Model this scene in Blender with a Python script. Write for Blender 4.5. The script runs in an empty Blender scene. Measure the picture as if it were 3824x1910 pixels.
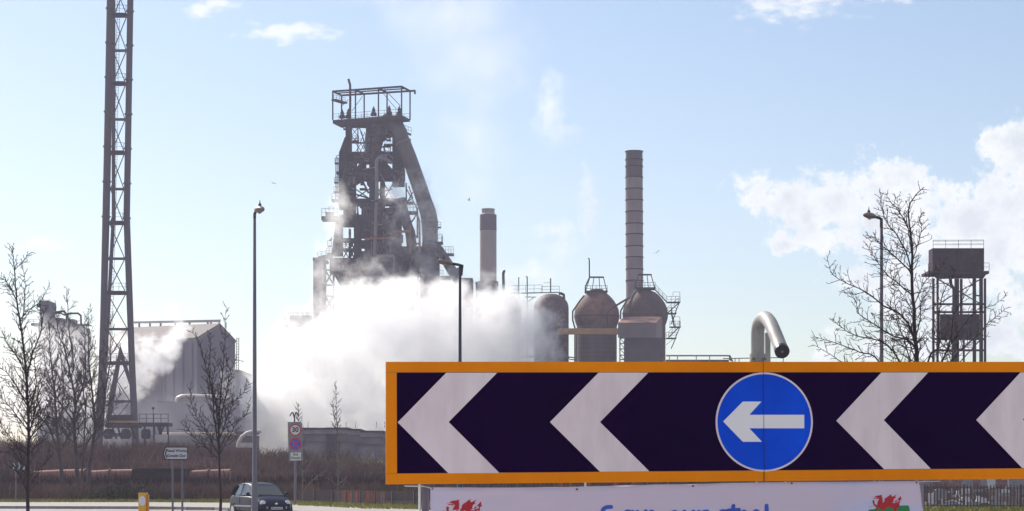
import bpy, bmesh, math, random
from mathutils import Vector, Matrix, noise, Quaternion

# ------------------------------------------------------------------ camera, sky, sun, exposure
C = bpy.context.scene
COL = C.collection
F = 8000.0; CX = 1912.0; HY = 1780.0; EYE = 1.6      # focal length and horizon of the photograph, in its pixels
cam_d = bpy.data.cameras.new('camera'); cam = bpy.data.objects.new('camera', cam_d); COL.objects.link(cam)
cam.location = (0, 0, EYE); cam.rotation_euler = (math.radians(90), 0, 0)
cam_d.sensor_fit = 'HORIZONTAL'; cam_d.sensor_width = 36; cam_d.lens = F / 3824 * 36
cam_d.shift_y = (HY - 955) / 3824; cam_d.clip_start = 0.1; cam_d.clip_end = 6000
C.camera = cam
SUN_AZ = math.radians(-38); SUN_EL = math.radians(39)
sun_dir = Vector((math.sin(SUN_AZ) * math.cos(SUN_EL), math.cos(SUN_AZ) * math.cos(SUN_EL), math.sin(SUN_EL)))
sl = bpy.data.lights.new('sun', 'SUN'); sl.energy = 5.0; sl.angle = math.radians(0.53); sl.color = (1.0, 0.93, 0.83)
so = bpy.data.objects.new('sun', sl); COL.objects.link(so); so.rotation_euler = sun_dir.to_track_quat('Z', 'Y').to_euler()
so.location = (-60, 80, 120)
C.view_settings.view_transform = 'Standard'; C.view_settings.look = 'None'
C.view_settings.exposure = 0.42; C.view_settings.gamma = 1.0; C.view_settings.use_curve_mapping = False
C.render.engine = 'CYCLES'
C.cycles.volume_bounces = 14; C.cycles.max_bounces = 16; C.cycles.diffuse_bounces = 3; C.cycles.transparent_max_bounces = 12
C.cycles.volume_step_rate = 1.0; C.cycles.volume_max_steps = 256
C.cycles.use_denoising = True

W = bpy.data.worlds.new('World'); C.world = W; W.use_nodes = True
nt = W.node_tree; nt.nodes.clear(); N = nt.nodes; L = nt.links
def wn(t, **k):
    n = N.new(t)
    for a, b in k.items(): setattr(n, a, b)
    return n
def wmath(op, a, b=None, c=None, clamp=False):
    n = wn('ShaderNodeMath', operation=op); n.use_clamp = clamp
    for i, q in enumerate((a, b, c)):
        if q is None: continue
        if isinstance(q, (int, float)): n.inputs[i].default_value = q
        else: L.new(q, n.inputs[i])
    return n.outputs[0]
sky = wn('ShaderNodeTexSky', sky_type='NISHITA'); sky.sun_disc = False
sky.sun_elevation = SUN_EL; sky.sun_rotation = SUN_AZ; sky.air_density = 1.0; sky.dust_density = 0.7; sky.ozone_density = 1.6; sky.altitude = 10
tc = wn('ShaderNodeTexCoord'); sep = wn('ShaderNodeSeparateXYZ'); L.new(tc.outputs['Generated'], sep.inputs[0])
yy = wmath('MAXIMUM', sep.outputs[1], 0.15)
u = wmath('DIVIDE', sep.outputs[0], yy); v = wmath('DIVIDE', sep.outputs[2], yy)      # slope coordinates round the view axis
def wnoise(scale, detail, rough, off=(0, 0, 0), stretch=(1, 1, 1)):
    m = wn('ShaderNodeMapping'); m.inputs['Location'].default_value = off; m.inputs['Scale'].default_value = stretch
    L.new(tc.outputs['Generated'], m.inputs[0])
    n = wn('ShaderNodeTexNoise'); n.inputs['Scale'].default_value = scale; n.inputs['Detail'].default_value = detail
    n.inputs['Roughness'].default_value = rough; L.new(m.outputs[0], n.inputs['Vector']); return n
big = wnoise(28, 3, .55)
sc_ = wn('ShaderNodeSeparateColor'); L.new(big.outputs['Color'], sc_.inputs[0])
uw = wmath('ADD', u, wmath('MULTIPLY', wmath('SUBTRACT', sc_.outputs[0], .5), .03))
vw = wmath('ADD', v, wmath('MULTIPLY', wmath('SUBTRACT', sc_.outputs[1], .5), .03))
def blobs(lst, uu, vv):
    out = None
    for cx, cy, rx, ry, s in lst:
        a = wmath('MULTIPLY', wmath('SUBTRACT', uu, (cx - CX) / F), F / rx)
        b = wmath('MULTIPLY', wmath('SUBTRACT', vv, (HY - cy) / F), F / ry)
        d = wmath('SQRT', wmath('ADD', wmath('MULTIPLY', a, a), wmath('MULTIPLY', b, b)))
        f = wmath('MULTIPLY', wmath('SUBTRACT', 1.15, d), s)
        out = f if out is None else wmath('MAXIMUM', out, f)
    return out
cumulus = [(2930, 740, 190, 110, 1), (3080, 780, 220, 130, 1), (3290, 740, 200, 160, 1), (3100, 900, 190, 70, .8), (2960, 915, 110, 60, .9),
           (3620, 830, 210, 160, 1), (3780, 780, 230, 190, 1), (3740, 500, 160, 95, 1), (3860, 560, 200, 170, 1), (3700, 960, 330, 150, 1), (3400, 1000, 190, 110, .8),
           (3480, 870, 150, 100, .7), (3780, 1290, 170, 70, .8), (3400, 1180, 220, 90, .7), (3900, 1120, 200, 130, .8), (3230, 1060, 180, 80, .6), (3560, 1080, 260, 120, .9), (3640, 1230, 240, 110, .9), (3480, 1290, 160, 90, .8), (3060, 1290, 90, 50, .6), (3290, 1300, 120, 60, .6), (3560, 730, 130, 70, .6)]
cirrus = [(1060, 128, 240, 42, 1.0), (780, 25, 130, 34, 1.0), (2980, 20, 260, 80, .95), (3260, -10, 200, 40, .8), (150, 925, 170, 48, 1.0), (610, 938, 45, 16, .7), (380, -160, 300, 80, .8), (1500, -300, 500, 100, .7), (2400, -420, 400, 90, .7),
          (3480, -300, 300, 120, .9), (-300, 500, 240, 70, .8), (-500, 1100, 300, 110, .8), (4300, 200, 260, 90, .9), (4500, 1000, 300, 200, 1)]
fine = wnoise(70, 11, .66); fine2 = wnoise(95, 7, .6, stretch=(1, 1, 2.4)); shade = wnoise(45, 9, .62, off=(3, 1, 2))
front = wmath('GREATER_THAN', sep.outputs[1], .15)
fc = wmath('ADD', wmath('SUBTRACT', blobs(cumulus, uw, vw), .04), wmath('MULTIPLY', wmath('SUBTRACT', fine.outputs[0], .51), 3.1))
mc = wn('ShaderNodeMapRange', interpolation_type='SMOOTHSTEP'); L.new(fc, mc.inputs[0]); mc.inputs[1].default_value = .0; mc.inputs[2].default_value = .5
fr = wmath('ADD', blobs(cirrus, u, vw), wmath('MULTIPLY', wmath('SUBTRACT', fine2.outputs[0], .5), 2.6))
mr = wn('ShaderNodeMapRange', interpolation_type='SMOOTHSTEP'); L.new(fr, mr.inputs[0]); mr.inputs[1].default_value = .1; mr.inputs[2].default_value = 1.15
# scattered clouds over the unseen sky, thickened to add fill light
rest = wnoise(5, 7, .6, off=(7, 3, 1), stretch=(1, 1, 2.2))
mo = wn('ShaderNodeMapRange', interpolation_type='SMOOTHSTEP'); L.new(rest.outputs[0], mo.inputs[0]); mo.inputs[1].default_value = .43; mo.inputs[2].default_value = .58
other = wmath('MULTIPLY', mo.outputs[0], wmath('GREATER_THAN', wmath('ABSOLUTE', u), .42))
cover = wmath('MAXIMUM', wmath('MULTIPLY', wmath('MAXIMUM', mc.outputs[0], wmath('MULTIPLY', mr.outputs[0], .85)), front), wmath('MULTIPLY', other, .85), clamp=True)
cover = wmath('MULTIPLY', cover, wmath('GREATER_THAN', sep.outputs[2], 0.0))
ms = wn('ShaderNodeMapRange'); L.new(wmath('SUBTRACT', wmath('MULTIPLY', shade.outputs[0], 1.0), wmath('MULTIPLY', fc, .3)), ms.inputs[0]); ms.inputs[1].default_value = .42; ms.inputs[2].default_value = .10
cr = wn('ShaderNodeMix', data_type='RGBA'); L.new(ms.outputs[0], cr.inputs[0]); cr.inputs[6].default_value = (1.0, 1.04, 1.04, 1); cr.inputs[7].default_value = (.76, .82, .87, 1)
tint = wn('ShaderNodeMix', data_type='RGBA', blend_type='MULTIPLY'); tint.inputs[0].default_value = 1.0; L.new(sky.outputs[0], tint.inputs[6]); tint.inputs[7].default_value = (1.0, 1.02, 1.03, 1)
bs = wn('ShaderNodeBackground'); bs.inputs[1].default_value = 0.088; L.new(tint.outputs[2], bs.inputs[0])
bc = wn('ShaderNodeBackground'); bc.inputs[1].default_value = 0.74; L.new(cr.outputs[2], bc.inputs[0])
mx = wn('ShaderNodeMixShader'); L.new(cover, mx.inputs[0]); L.new(bs.outputs[0], mx.inputs[1]); L.new(bc.outputs[0], mx.inputs[2])
wo = wn('ShaderNodeOutputWorld'); L.new(mx.outputs[0], wo.inputs[0])

# ------------------------------------------------------------------ helpers
def P(x, y, d): return Vector(((x - CX) / F * d, d, EYE + (HY - y) / F * d))
def G(x, y, z=0.0):
    d = F * (EYE - z) / (y - HY); return Vector(((x - CX) / F * d, d, z))
def PM(d): return d / F        # metres per photograph pixel at distance d

MATS = {}
def mat(name, col, rough=.7, metal=0.0, var=.0, vs=1.0, col2=None, bump=0.0, bs_=20.0, spec=.5, coat=0.0, streak=None, trans=0.0, alpha=1.0):
    """principled material; colour wanders between col and col2 with 3-D noise in object space (wear, rust, dirt)"""
    if name in MATS: return MATS[name]
    m = bpy.data.materials.new(name); m.use_nodes = True; t = m.node_tree; b = t.nodes['Principled BSDF']
    b.inputs['Base Color'].default_value = (*col, 1); b.inputs['Roughness'].default_value = rough; b.inputs['Metallic'].default_value = metal
    b.inputs['Specular IOR Level'].default_value = spec; b.inputs['Coat Weight'].default_value = coat; b.inputs['Coat Roughness'].default_value = .06
    b.inputs['Transmission Weight'].default_value = trans
    tcn = t.nodes.new('ShaderNodeTexCoord')
    if var > 0 or col2:
        mp = t.nodes.new('ShaderNodeMapping'); t.links.new(tcn.outputs['Object'], mp.inputs[0])
        mp.inputs['Scale'].default_value = streak or (1, 1, 1)
        n = t.nodes.new('ShaderNodeTexNoise'); n.inputs['Scale'].default_value = vs; n.inputs['Detail'].default_value = 7; n.inputs['Roughness'].default_value = .65
        t.links.new(mp.outputs[0], n.inputs['Vector'])
        r = t.nodes.new('ShaderNodeMapRange'); r.inputs[1].default_value = .36; r.inputs[2].default_value = .64; t.links.new(n.outputs[0], r.inputs[0])
        mxx = t.nodes.new('ShaderNodeMix'); mxx.data_type = 'RGBA'; t.links.new(r.outputs[0], mxx.inputs[0])
        c2 = col2 or tuple(min(1, c * (1 + var)) for c in col); c1 = col if col2 else tuple(c * (1 - var) for c in col)
        mxx.inputs[6].default_value = (*c1, 1); mxx.inputs[7].default_value = (*c2, 1); t.links.new(mxx.outputs[2], b.inputs['Base Color'])
        r2 = t.nodes.new('ShaderNodeMapRange'); r2.inputs[3].default_value = max(0, rough - .1); r2.inputs[4].default_value = min(1, rough + .1)
        t.links.new(n.outputs[0], r2.inputs[0]); t.links.new(r2.outputs[0], b.inputs['Roughness'])
    if bump > 0:
        n2 = t.nodes.new('ShaderNodeTexNoise'); n2.inputs['Scale'].default_value = bs_; n2.inputs['Detail'].default_value = 5; t.links.new(tcn.outputs['Object'], n2.inputs['Vector'])
        bb = t.nodes.new('ShaderNodeBump'); bb.inputs['Strength'].default_value = bump; bb.inputs['Distance'].default_value = 1 / bs_; t.links.new(n2.outputs[0], bb.inputs['Height']); t.links.new(bb.outputs[0], b.inputs['Normal'])
    MATS[name] = m; return m

def tag(o, label=None, cat=None, group=None, kind=None):
    if label: o['label'] = label
    if cat: o['category'] = cat
    if group: o['group'] = group
    if kind: o['kind'] = kind
    return o
def thing(name, label, cat, loc=(0, 0, 0), rz=0.0, group=None):
    o = bpy.data.objects.new(name, None); COL.objects.link(o); o.location = loc; o.rotation_euler = (0, 0, rz); o.empty_display_size = .2
    return tag(o, label, cat, group)

def world_of(o):
    m = Matrix.LocRotScale(o.location, o.rotation_euler, o.scale)
    return (world_of(o.parent) @ o.matrix_parent_inverse @ m) if o.parent else m

class MB:
    def __init__(s): s.v = []; s.f = []
    def quad(s, a, b, c, d): i = len(s.v); s.v += [Vector(a), Vector(b), Vector(c), Vector(d)]; s.f.append((i, i + 1, i + 2, i + 3)); return s
    def hexa(s, p):   # 8 corners: bottom 4 ccw, top 4 ccw
        i = len(s.v); s.v += [Vector(q) for q in p]
        s.f += [(i, i + 3, i + 2, i + 1), (i + 4, i + 5, i + 6, i + 7), (i, i + 1, i + 5, i + 4), (i + 1, i + 2, i + 6, i + 5), (i + 2, i + 3, i + 7, i + 6), (i + 3, i, i + 4, i + 7)]; return s
    def box(s, lo, hi):
        (a, b, c), (d, e, f) = lo, hi
        return s.hexa([(a, b, c), (d, b, c), (d, e, c), (a, e, c), (a, b, f), (d, b, f), (d, e, f), (a, e, f)])
    def pbox(s, x0, y0, x1, y1, d, depth):   # front face spans the photograph rectangle at distance d
        a = P(x0, y1, d); b = P(x1, y0, d); return s.box((a.x, d, a.z), (b.x, d + depth, b.z))
    def beam(s, p, q, w, h=None):
        p, q = Vector(p), Vector(q); h = h or w; t = (q - p)
        if t.length < 1e-6: return s
        t.normalize(); up = Vector((0, 0, 1)) if abs(t.z) < .95 else Vector((0, 1, 0))
        a = t.cross(up).normalized() * w / 2; b = a.cross(t).normalized() * h / 2
        return s.hexa([p - a - b, p + a - b, p + a + b, p - a + b, q - a - b, q + a - b, q + a + b, q - a + b])
    def tube(s, pts, rad, n=8, caps=True, closed=False):
        pts = [Vector(p) for p in pts]; m = len(pts)
        if isinstance(rad, (int, float)): rad = [rad] * m
        t = (pts[1] - pts[0]).normalized(); up = Vector((0, 0, 1)) if abs(t.z) < .9 else Vector((0, 1, 0))
        a = t.cross(up).normalized(); i0 = len(s.v)
        for k in range(m):
            if k == 0: t2 = pts[1] - pts[0]
            elif k == m - 1: t2 = pts[-1] - pts[-2]
            else: t2 = (pts[k + 1] - pts[k]).normalized() + (pts[k] - pts[k - 1]).normalized()
            if t2.length > 1e-9: t2.normalize()
            else: t2 = t
            a = (a - t2 * a.dot(t2)); a = a.normalized() if a.length > 1e-6 else t2.orthogonal().normalized()
            b = t2.cross(a); t = t2
            for j in range(n):
                an = 2 * math.pi * j / n; s.v.append(pts[k] + (a * math.cos(an) + b * math.sin(an)) * rad[k])
        for k in range(m - 1):
            for j in range(n):
                p = i0 + k * n; s.f.append((p + j, p + (j + 1) % n, p + n + (j + 1) % n, p + n + j))
        if caps: s.f.append(tuple(i0 + j for j in range(n - 1, -1, -1))); s.f.append(tuple(i0 + (m - 1) * n + j for j in range(n)))
        return s
    def lathe(s, c, prof, n=24, caps=True):   # prof: (radius, z) from the bottom up
        c = Vector(c); i0 = len(s.v); m = len(prof)
        for r, z in prof:
            for j in range(n):
                an = 2 * math.pi * j / n; s.v.append(Vector((c.x + r * math.cos(an), c.y + r * math.sin(an), c.z + z)))
        for k in range(m - 1):
            for j in range(n):
                p = i0 + k * n; s.f.append((p + j, p + (j + 1) % n, p + n + (j + 1) % n, p + n + j))
        if caps: s.f.append(tuple(i0 + j for j in range(n - 1, -1, -1))); s.f.append(tuple(i0 + (m - 1) * n + j for j in range(n)))
        return s
    def plate(s, pts, off):   # polygon extruded by the vector off
        pts = [Vector(p) for p in pts]; off = Vector(off); i = len(s.v); n = len(pts); s.v += pts + [p + off for p in pts]
        s.f.append(tuple(range(i, i + n))); s.f.append(tuple(range(i + 2 * n - 1, i + n - 1, -1)))
        for k in range(n): s.f.append((i + k, i + n + k, i + n + (k + 1) % n, i + (k + 1) % n))
        return s
    def mesh(s, name, m=None, smooth=False):
        me = bpy.data.meshes.new(name); me.from_pydata([tuple(x) for x in s.v], [], s.f)
        big_ = any(len(f) > 4 for f in s.f)
        bm = bmesh.new(); bm.from_mesh(me)
        if big_: bmesh.ops.triangulate(bm, faces=[f for f in bm.faces if len(f.verts) > 8])
        bmesh.ops.recalc_face_normals(bm, faces=bm.faces[:]); bm.to_mesh(me); bm.free()
        if smooth:
            me.polygons.foreach_set('use_smooth', [True] * len(me.polygons)); me.set_sharp_from_angle(angle=math.radians(40))
        if m: me.materials.append(m)
        return me
    def build(s, name, m, parent=None, smooth=False, local=False, kind=None, label=None):
        me = s.mesh(name, m, smooth); o = bpy.data.objects.new(name, me); COL.objects.link(o)
        if parent:
            o.parent = parent
            if not local: o.matrix_parent_inverse = world_of(parent).inverted()
        if kind: o['kind'] = kind
        if label: o['label'] = label
        return o
def lathe_px(mb, cx, d, prof, n=24):   # prof: (radius in photograph px, y px), bottom up
    k = PM(d); c = P(cx, HY, d); return mb.lathe((c.x, d, 0), [(r * k, EYE + (HY - y) * k) for r, y in prof], n)
def rail(mb, pts, h=1.1, w=.05, step=1.5, mid=True):   # railing along world points
    for p, q in zip(pts, pts[1:]):
        p, q = Vector(p), Vector(q); z = Vector((0, 0, h)); mb.beam(p + z, q + z, w)
        if mid: mb.beam(p + z * .5, q + z * .5, w * .8)
        n = max(1, int((q - p).length / step))
        for i in range(n + 1): a = p.lerp(q, i / n); mb.beam(a, a + z, w)
    return mb
def text_mesh(name, body, size, m, parent, origin, xdir, updir, off=.004, align='CENTER', bold=0.0):
    cu = bpy.data.curves.new(name, 'FONT'); cu.body = body; cu.size = size; cu.align_x = align; cu.align_y = 'CENTER'; cu.extrude = .002; cu.offset = bold; cu.resolution_u = 4
    o = bpy.data.objects.new(name, cu); COL.objects.link(o); dg = bpy.context.evaluated_depsgraph_get(); me = bpy.data.meshes.new_from_object(o.evaluated_get(dg))
    bpy.data.objects.remove(o); me.materials.clear(); me.materials.append(m)
    xd = Vector(xdir).normalized(); ud = Vector(updir).normalized(); nd = xd.cross(ud)
    M = Matrix((xd, ud, nd)).transposed().to_4x4(); M.translation = Vector(origin) + nd * off; me.transform(M)
    ob = bpy.data.objects.new(name, me); COL.objects.link(ob); ob.parent = parent
    ob.matrix_parent_inverse = world_of(parent).inverted(); return ob

# ------------------------------------------------------------------ materials
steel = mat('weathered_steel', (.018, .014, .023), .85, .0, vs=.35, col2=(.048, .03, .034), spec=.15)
steel_pipe = mat('dusty_pipe_steel', (.07, .058, .062), .5, .2, vs=.25, col2=(.11, .085, .08))
steel_light = mat('galvanised_duct', (.17, .15, .16), .55, .2, vs=.4, col2=(.23, .19, .19))
rust = mat('rusty_plate', (.045, .02, .024), .85, .0, vs=.5, col2=(.13, .05, .04))
rust_dome = mat('rust_streaked_dome', (.06, .028, .03), .8, .0, vs=.35, col2=(.25, .11, .07))
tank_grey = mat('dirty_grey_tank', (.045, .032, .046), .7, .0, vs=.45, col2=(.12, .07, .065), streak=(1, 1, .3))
orange_beam = mat('ochre_painted_beam', (.42, .22, .06), .6, vs=.6, col2=(.3, .15, .07))
concrete = mat('chimney_concrete', (.30, .25, .24), .85, vs=.12, col2=(.38, .32, .30), streak=(1, 1, .25))
soot = mat('sooted_concrete', (.10, .08, .10), .85, vs=.15, col2=(.14, .11, .12))
stack_steel = mat('banded_stack_steel', (.17, .12, .13), .6, .1, vs=.12, col2=(.26, .21, .22), streak=(1, 1, .35))
stack_dark = mat('sooted_stack_top', (.06, .045, .055), .7, .1, vs=.2, col2=(.1, .07, .075))
mauve = mat('mast_grey_paint', (.06, .045, .065), .6, .0, vs=.1, col2=(.09, .065, .08), streak=(1, 1, .2))
shed_wall = mat('shed_cladding', (.10, .09, .13), .75, vs=.12, col2=(.17, .15, .185), streak=(1, 1, .3))
shed_roof = mat('shed_roofing', (.08, .065, .068), .8, vs=.08, col2=(.13, .105, .098))
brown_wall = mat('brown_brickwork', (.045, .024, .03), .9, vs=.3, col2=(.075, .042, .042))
bark = mat('dark_bark', (.028, .018, .024), .9, vs=3, col2=(.055, .036, .04))
bark_far = mat('grey_brown_bark', (.06, .04, .045), .9, vs=2, col2=(.10, .07, .07))
bark_birch = mat('pale_bark', (.08, .06, .065), .85, vs=2, col2=(.2, .17, .16))
pole_grey = mat('galvanised_pole', (.12, .105, .14), .5, .15, vs=2, col2=(.17, .15, .18), streak=(1, 1, .2))
pole_dark = mat('dark_painted_steel', (.03, .035, .06), .45, .2)
lamp_body = mat('lamp_housing', (.16, .12, .12), .45, .1, vs=4, col2=(.24, .19, .18))
glass_lens = mat('lamp_lens', (.5, .48, .45), .15, .0, trans=.3)
ground_m = mat('rough_ground', (.07, .07, .03), .95, vs=.6, col2=(.11, .085, .05), bump=.6, bs_=6, spec=.0)
grass_m = mat('grass_blades', (.16, .17, .02), .8, vs=.8, col2=(.27, .24, .05), spec=.1)
asphalt = mat('asphalt', (.17, .16, .17), .62, vs=.5, col2=(.22, .205, .21), bump=.3, bs_=40)
paving = mat('pavement_surface', (.25, .225, .21), .85, vs=.7, col2=(.31, .28, .26), bump=.2, bs_=30)
kerb_m = mat('kerb_concrete', (.24, .22, .21), .8, vs=2, col2=(.32, .29, .28))
scrub_m = mat('bare_scrub_stems', (.05, .03, .036), .9, vs=.35, col2=(.20, .125, .095), spec=.0)
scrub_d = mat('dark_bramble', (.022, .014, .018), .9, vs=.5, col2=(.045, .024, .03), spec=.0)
ivy_m = mat('ivy_leaves', (.03, .035, .012), .7, vs=1.5, col2=(.08, .07, .03), spec=.15)
earth = mat('bank_earth', (.03, .019, .022), .95, vs=.25, col2=(.06, .034, .035), bump=.8, bs_=3, spec=.0)

# ------------------------------------------------------------------ ground, road, pavement, kerb, banks
far_kerb = [G(x, y) for x, y in ((-1500, 1890), (-600, 1891), (0, 1892), (560, 1893.5), (800, 1897), (1000, 1904), (1200, 1915), (1500, 1935), (2000, 1980), (2600, 2050), (3600, 2180))]
def kerb_d(x):   # distance of the far kerb at world x
    pts = far_kerb
    if x <= pts[0].x: return pts[0].y
    for a, b in zip(pts, pts[1:]):
        if a.x <= x <= b.x: return a.y + (b.y - a.y) * (x - a.x) / (b.x - a.x)
    return pts[-1].y
def sstep(a, b, t): t = max(0, min(1, (t - a) / (b - a))); return t * t * (3 - 2 * t)
def bank_top(x):   # crest height of the long scrub bank
    t = 3.9 - 1.0 * sstep(-32, -22, x) - 1.6 * sstep(28, 36, x)
    return t + .35 * noise.noise(Vector((x * .08, 3, 0)))
def ground_h(x, y):
    h = -.17 if y < kerb_d(x) + .3 else 0.0
    if y > 108: h -= 1.35 * sstep(18, 21, x) * sstep(108.5, 113, y) * (1 - sstep(120, 215, y))
    if y > 150: h += bank_top(x) * sstep(168, 200, y) * (1 - sstep(214, 240, y)) + .12 * noise.noise(Vector((x * .3, y * .3, 0)))
    return h
gx = [-900, -500, -300, -200] + [-150 + i * 2.5 for i in range(101)] + [101 + i * .01 for i in range(0)] + [130, 200, 300, 500, 900]
gy = [-40, -5, 10, 25, 40, 46, 52, 58, 64, 70, 76, 82, 86, 90, 93, 96, 99, 102, 104, 106, 107, 108, 109, 110, 111, 112, 113, 114, 115, 116, 118, 121, 125, 130, 135, 140, 145, 150, 155, 160, 165] + [168 + 2.5 * i for i in range(30)] + [250, 280, 330, 400, 500, 700, 1000, 1150]
g = MB(); g.v = [Vector((x, y, ground_h(x, y))) for y in gy for x in gx]
nx = len(gx); g.f = [(j * nx + i, j * nx + i + 1, (j + 1) * nx + i + 1, (j + 1) * nx + i) for j in range(len(gy) - 1) for i in range(nx - 1)]
go = g.build('ground', ground_m, smooth=True); go.data.materials.append(earth)
for pl in go.data.polygons:
    if pl.center.y > 141: pl.material_index = 1
tag(go, kind='structure')
r = MB()
for a, b in zip(far_kerb, far_kerb[1:]):
    r.quad((a.x, -30, -.12), (b.x, -30, -.12), (b.x, b.y, -.12), (a.x, a.y, -.12))
tag(r.build('road', asphalt), kind='structure')
line = MB(); wl = mat('road_paint', (.7, .7, .68), .6, vs=3, col2=(.45, .44, .43))
for i in range(7):
    x0 = -34 + i * 6; line.quad((x0, 103 - .25 * i, -.116), (x0 + 4, 102.9 - .25 * i, -.116), (x0 + 4, 102.75 - .25 * i, -.116), (x0, 102.85 - .25 * i, -.116))
line.build('lane_marking', wl, kind='structure')
ap_ = MB(); ap_.quad((-40, -30, -.112), (40, -30, -.112), (40, 34, -.112), (-40, 34, -.112)); tag(ap_.build('added_bounce_apron', mat('bounce_apron_pale', (.36, .34, .33), .85, vs=.4, col2=(.45, .43, .41))), kind='structure')  # unseen pale apron, added to bounce sunlight onto the sign face
pv = MB(); inner = [G(x, y) for x, y in ((-1500, 1877), (-600, 1877), (0, 1877), (560, 1877.5), (800, 1879), (1000, 1881), (1200, 1887), (1500, 1899), (2000, 1940), (2600, 2005), (3600, 2120))]
for (a, b), (c, d) in zip(zip(far_kerb, far_kerb[1:]), zip(inner, inner[1:])):
    o_ = .13
    pv.hexa([(a.x, a.y + o_, -.13), (b.x, b.y + o_, -.13), (d.x, d.y, -.13), (c.x, c.y, -.13), (a.x, a.y + o_, .02), (b.x, b.y + o_, .02), (d.x, d.y, .02), (c.x, c.y, .02)])
tag(pv.build('pavement', paving), kind='structure')
kerb = bpy.data.objects.new('kerb', None); COL.objects.link(kerb); kerb['kind'] = 'structure'
ks = MB().box((0, 0, -.13), (.91, .125, .025)).mesh('kerb_stone', kerb_m)
s_ = 0.0; cnt = 0
for a, b in zip(far_kerb[1:8], far_kerb[2:9]):
    n = int((b - a).length / .93); ang = math.atan2(b.y - a.y, b.x - a.x)
    for i in range(n):
        if cnt > 150: break
        q = a.lerp(b, i / n)
        o = bpy.data.objects.new('kerb_stone', ks); COL.objects.link(o); o.parent = kerb; o.location = (q.x, q.y, 0); o.rotation_euler.z = ang; cnt += 1

rnd = random.Random(7)
def blades(name, label, spots, hmin, hmax, m, w=.012, lean=.5, branch=0, kind='stuff', cat=None):
    """thin upright stems: each a bent three-sided spike, with optional side shoots"""
    vs, fs = [], []
    def spike(p, d, w0):
        i = len(vs); a = d.orthogonal().normalized() * w0; b = d.cross(a).normalized() * w0
        mid = p + d * .55 + Vector((rnd.uniform(-.06, .06), rnd.uniform(-.06, .06), 0)) * d.length
        vs.extend([p + a, p - a * .5 + b * .87, p - a * .5 - b * .87, mid + a * .6, mid - a * .3 + b * .5, mid - a * .3 - b * .5, p + d])
        fs.extend([(i, i + 1, i + 4, i + 3), (i + 1, i + 2, i + 5, i + 4), (i + 2, i, i + 3, i + 5), (i + 3, i + 4, i + 6), (i + 4, i + 5, i + 6), (i + 5, i + 3, i + 6)]); return mid
    for x, y, z in spots:
        h = rnd.uniform(hmin, hmax); d = Vector((rnd.gauss(0, lean), rnd.gauss(0, lean), 1)).normalized() * h; p = Vector((x, y, z)); mid = spike(p, d, w)
        for _ in range(branch):
            t = rnd.uniform(.25, .8); q = p + (mid - p) * (t / .55) if t < .55 else mid + (p + d - mid) * ((t - .55) / .45)
            spike(q, (d.normalized() + Vector((rnd.gauss(0, .6), rnd.gauss(0, .6), rnd.uniform(-.1, .4)))).normalized() * h * rnd.uniform(.2, .5), w * .6)
    me = bpy.data.meshes.new(name); me.from_pydata([tuple(q) for q in vs], [], fs); me.materials.append(m)
    o = bpy.data.objects.new(name, me); COL.objects.link(o); return tag(o, label, cat, kind=kind)
sp = []
for _ in range(15000):
    x = rnd.uniform(-50, 40); y0 = G(CX + x / 133 * F, 1877).y
    k = rnd.random(); y = 131 + 9 * k if x < -15 else max(kerb_d(x) + 13.5, 109 + (x + 15) * -.6) + rnd.uniform(0, 12)
    if x > 16: y = rnd.uniform(96, 108.5)
    sp.append((x, y, ground_h(x, y) - .01))
blades('grass', 'strip of yellow green grass along the pavement', sp, .1, .26, grass_m, .035, .4)
sp = [];
for _ in range(4500):
    x = rnd.uniform(-20, 16); y = rnd.uniform(193, 204) - max(0, x + 12) * .5; sp.append((x, y, ground_h(x, y) - .02))
blades('grass', 'rough green grass on the crest of the bank', sp, .2, .5, mat('bank_grass', (.07, .08, .02), .7, vs=.3, col2=(.14, .13, .04)), .05, .5)
def dens(x, y): return noise.noise(Vector((x * .12, y * .12, 5))) > -.25
sp = []
while len(sp) < 30000:
    x = rnd.uniform(-52, 38); y = rnd.uniform(160, 206)
    if x > -20 and y > 192 - max(0, x + 12) * .5 and rnd.random() < .7: continue
    if dens(x, y): sp.append((x, y, ground_h(x, y) - .05))
blades('scrub', 'bare reddish brown scrub covering the bank', sp, .5, 1.6, scrub_m, .022, .45, 2)
sp = []
while len(sp) < 16000:
    x = rnd.uniform(-40, 17); y = rnd.uniform(139.5, 154)
    if -28.5 < x < -24.2 and y < 200 and rnd.random() < .75: continue
    if noise.noise(Vector((x * .25, y * .2, 9))) > -.3: sp.append((x, y, -.05))
def lowfront(x): return 1.35 if x < -16 else 1.8
blades('undergrowth', 'tangled leafless brambles and shoots behind the grass strip', sp, .5, 1.5, scrub_m, .02, .5, 3)
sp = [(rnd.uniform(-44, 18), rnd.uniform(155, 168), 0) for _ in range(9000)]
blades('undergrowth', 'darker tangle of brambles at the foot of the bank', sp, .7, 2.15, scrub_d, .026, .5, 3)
pale_stem = mat('dry_pale_stems', (.16, .11, .08), .9, vs=.8, col2=(.26, .19, .13), spec=.0)
sp = [(rnd.uniform(-44, 24), rnd.uniform(141, 150), 0) for _ in range(1300)] + [(x_, y_, ground_h(x_, y_)) for x_, y_ in [(rnd.uniform(-48, 20), rnd.uniform(176, 200)) for _ in range(1500)]]
blades('undergrowth', 'pale dry stalks scattered through the brown scrub', [p_ for p_ in sp if noise.noise(Vector((p_[0] * .3, p_[1] * .3, 2))) > -.05], .6, 1.7, pale_stem, .02, .35, 2)
olive = mat('olive_bramble_leaves', (.045, .05, .015), .8, vs=.8, col2=(.10, .09, .035), spec=.1)
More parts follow.
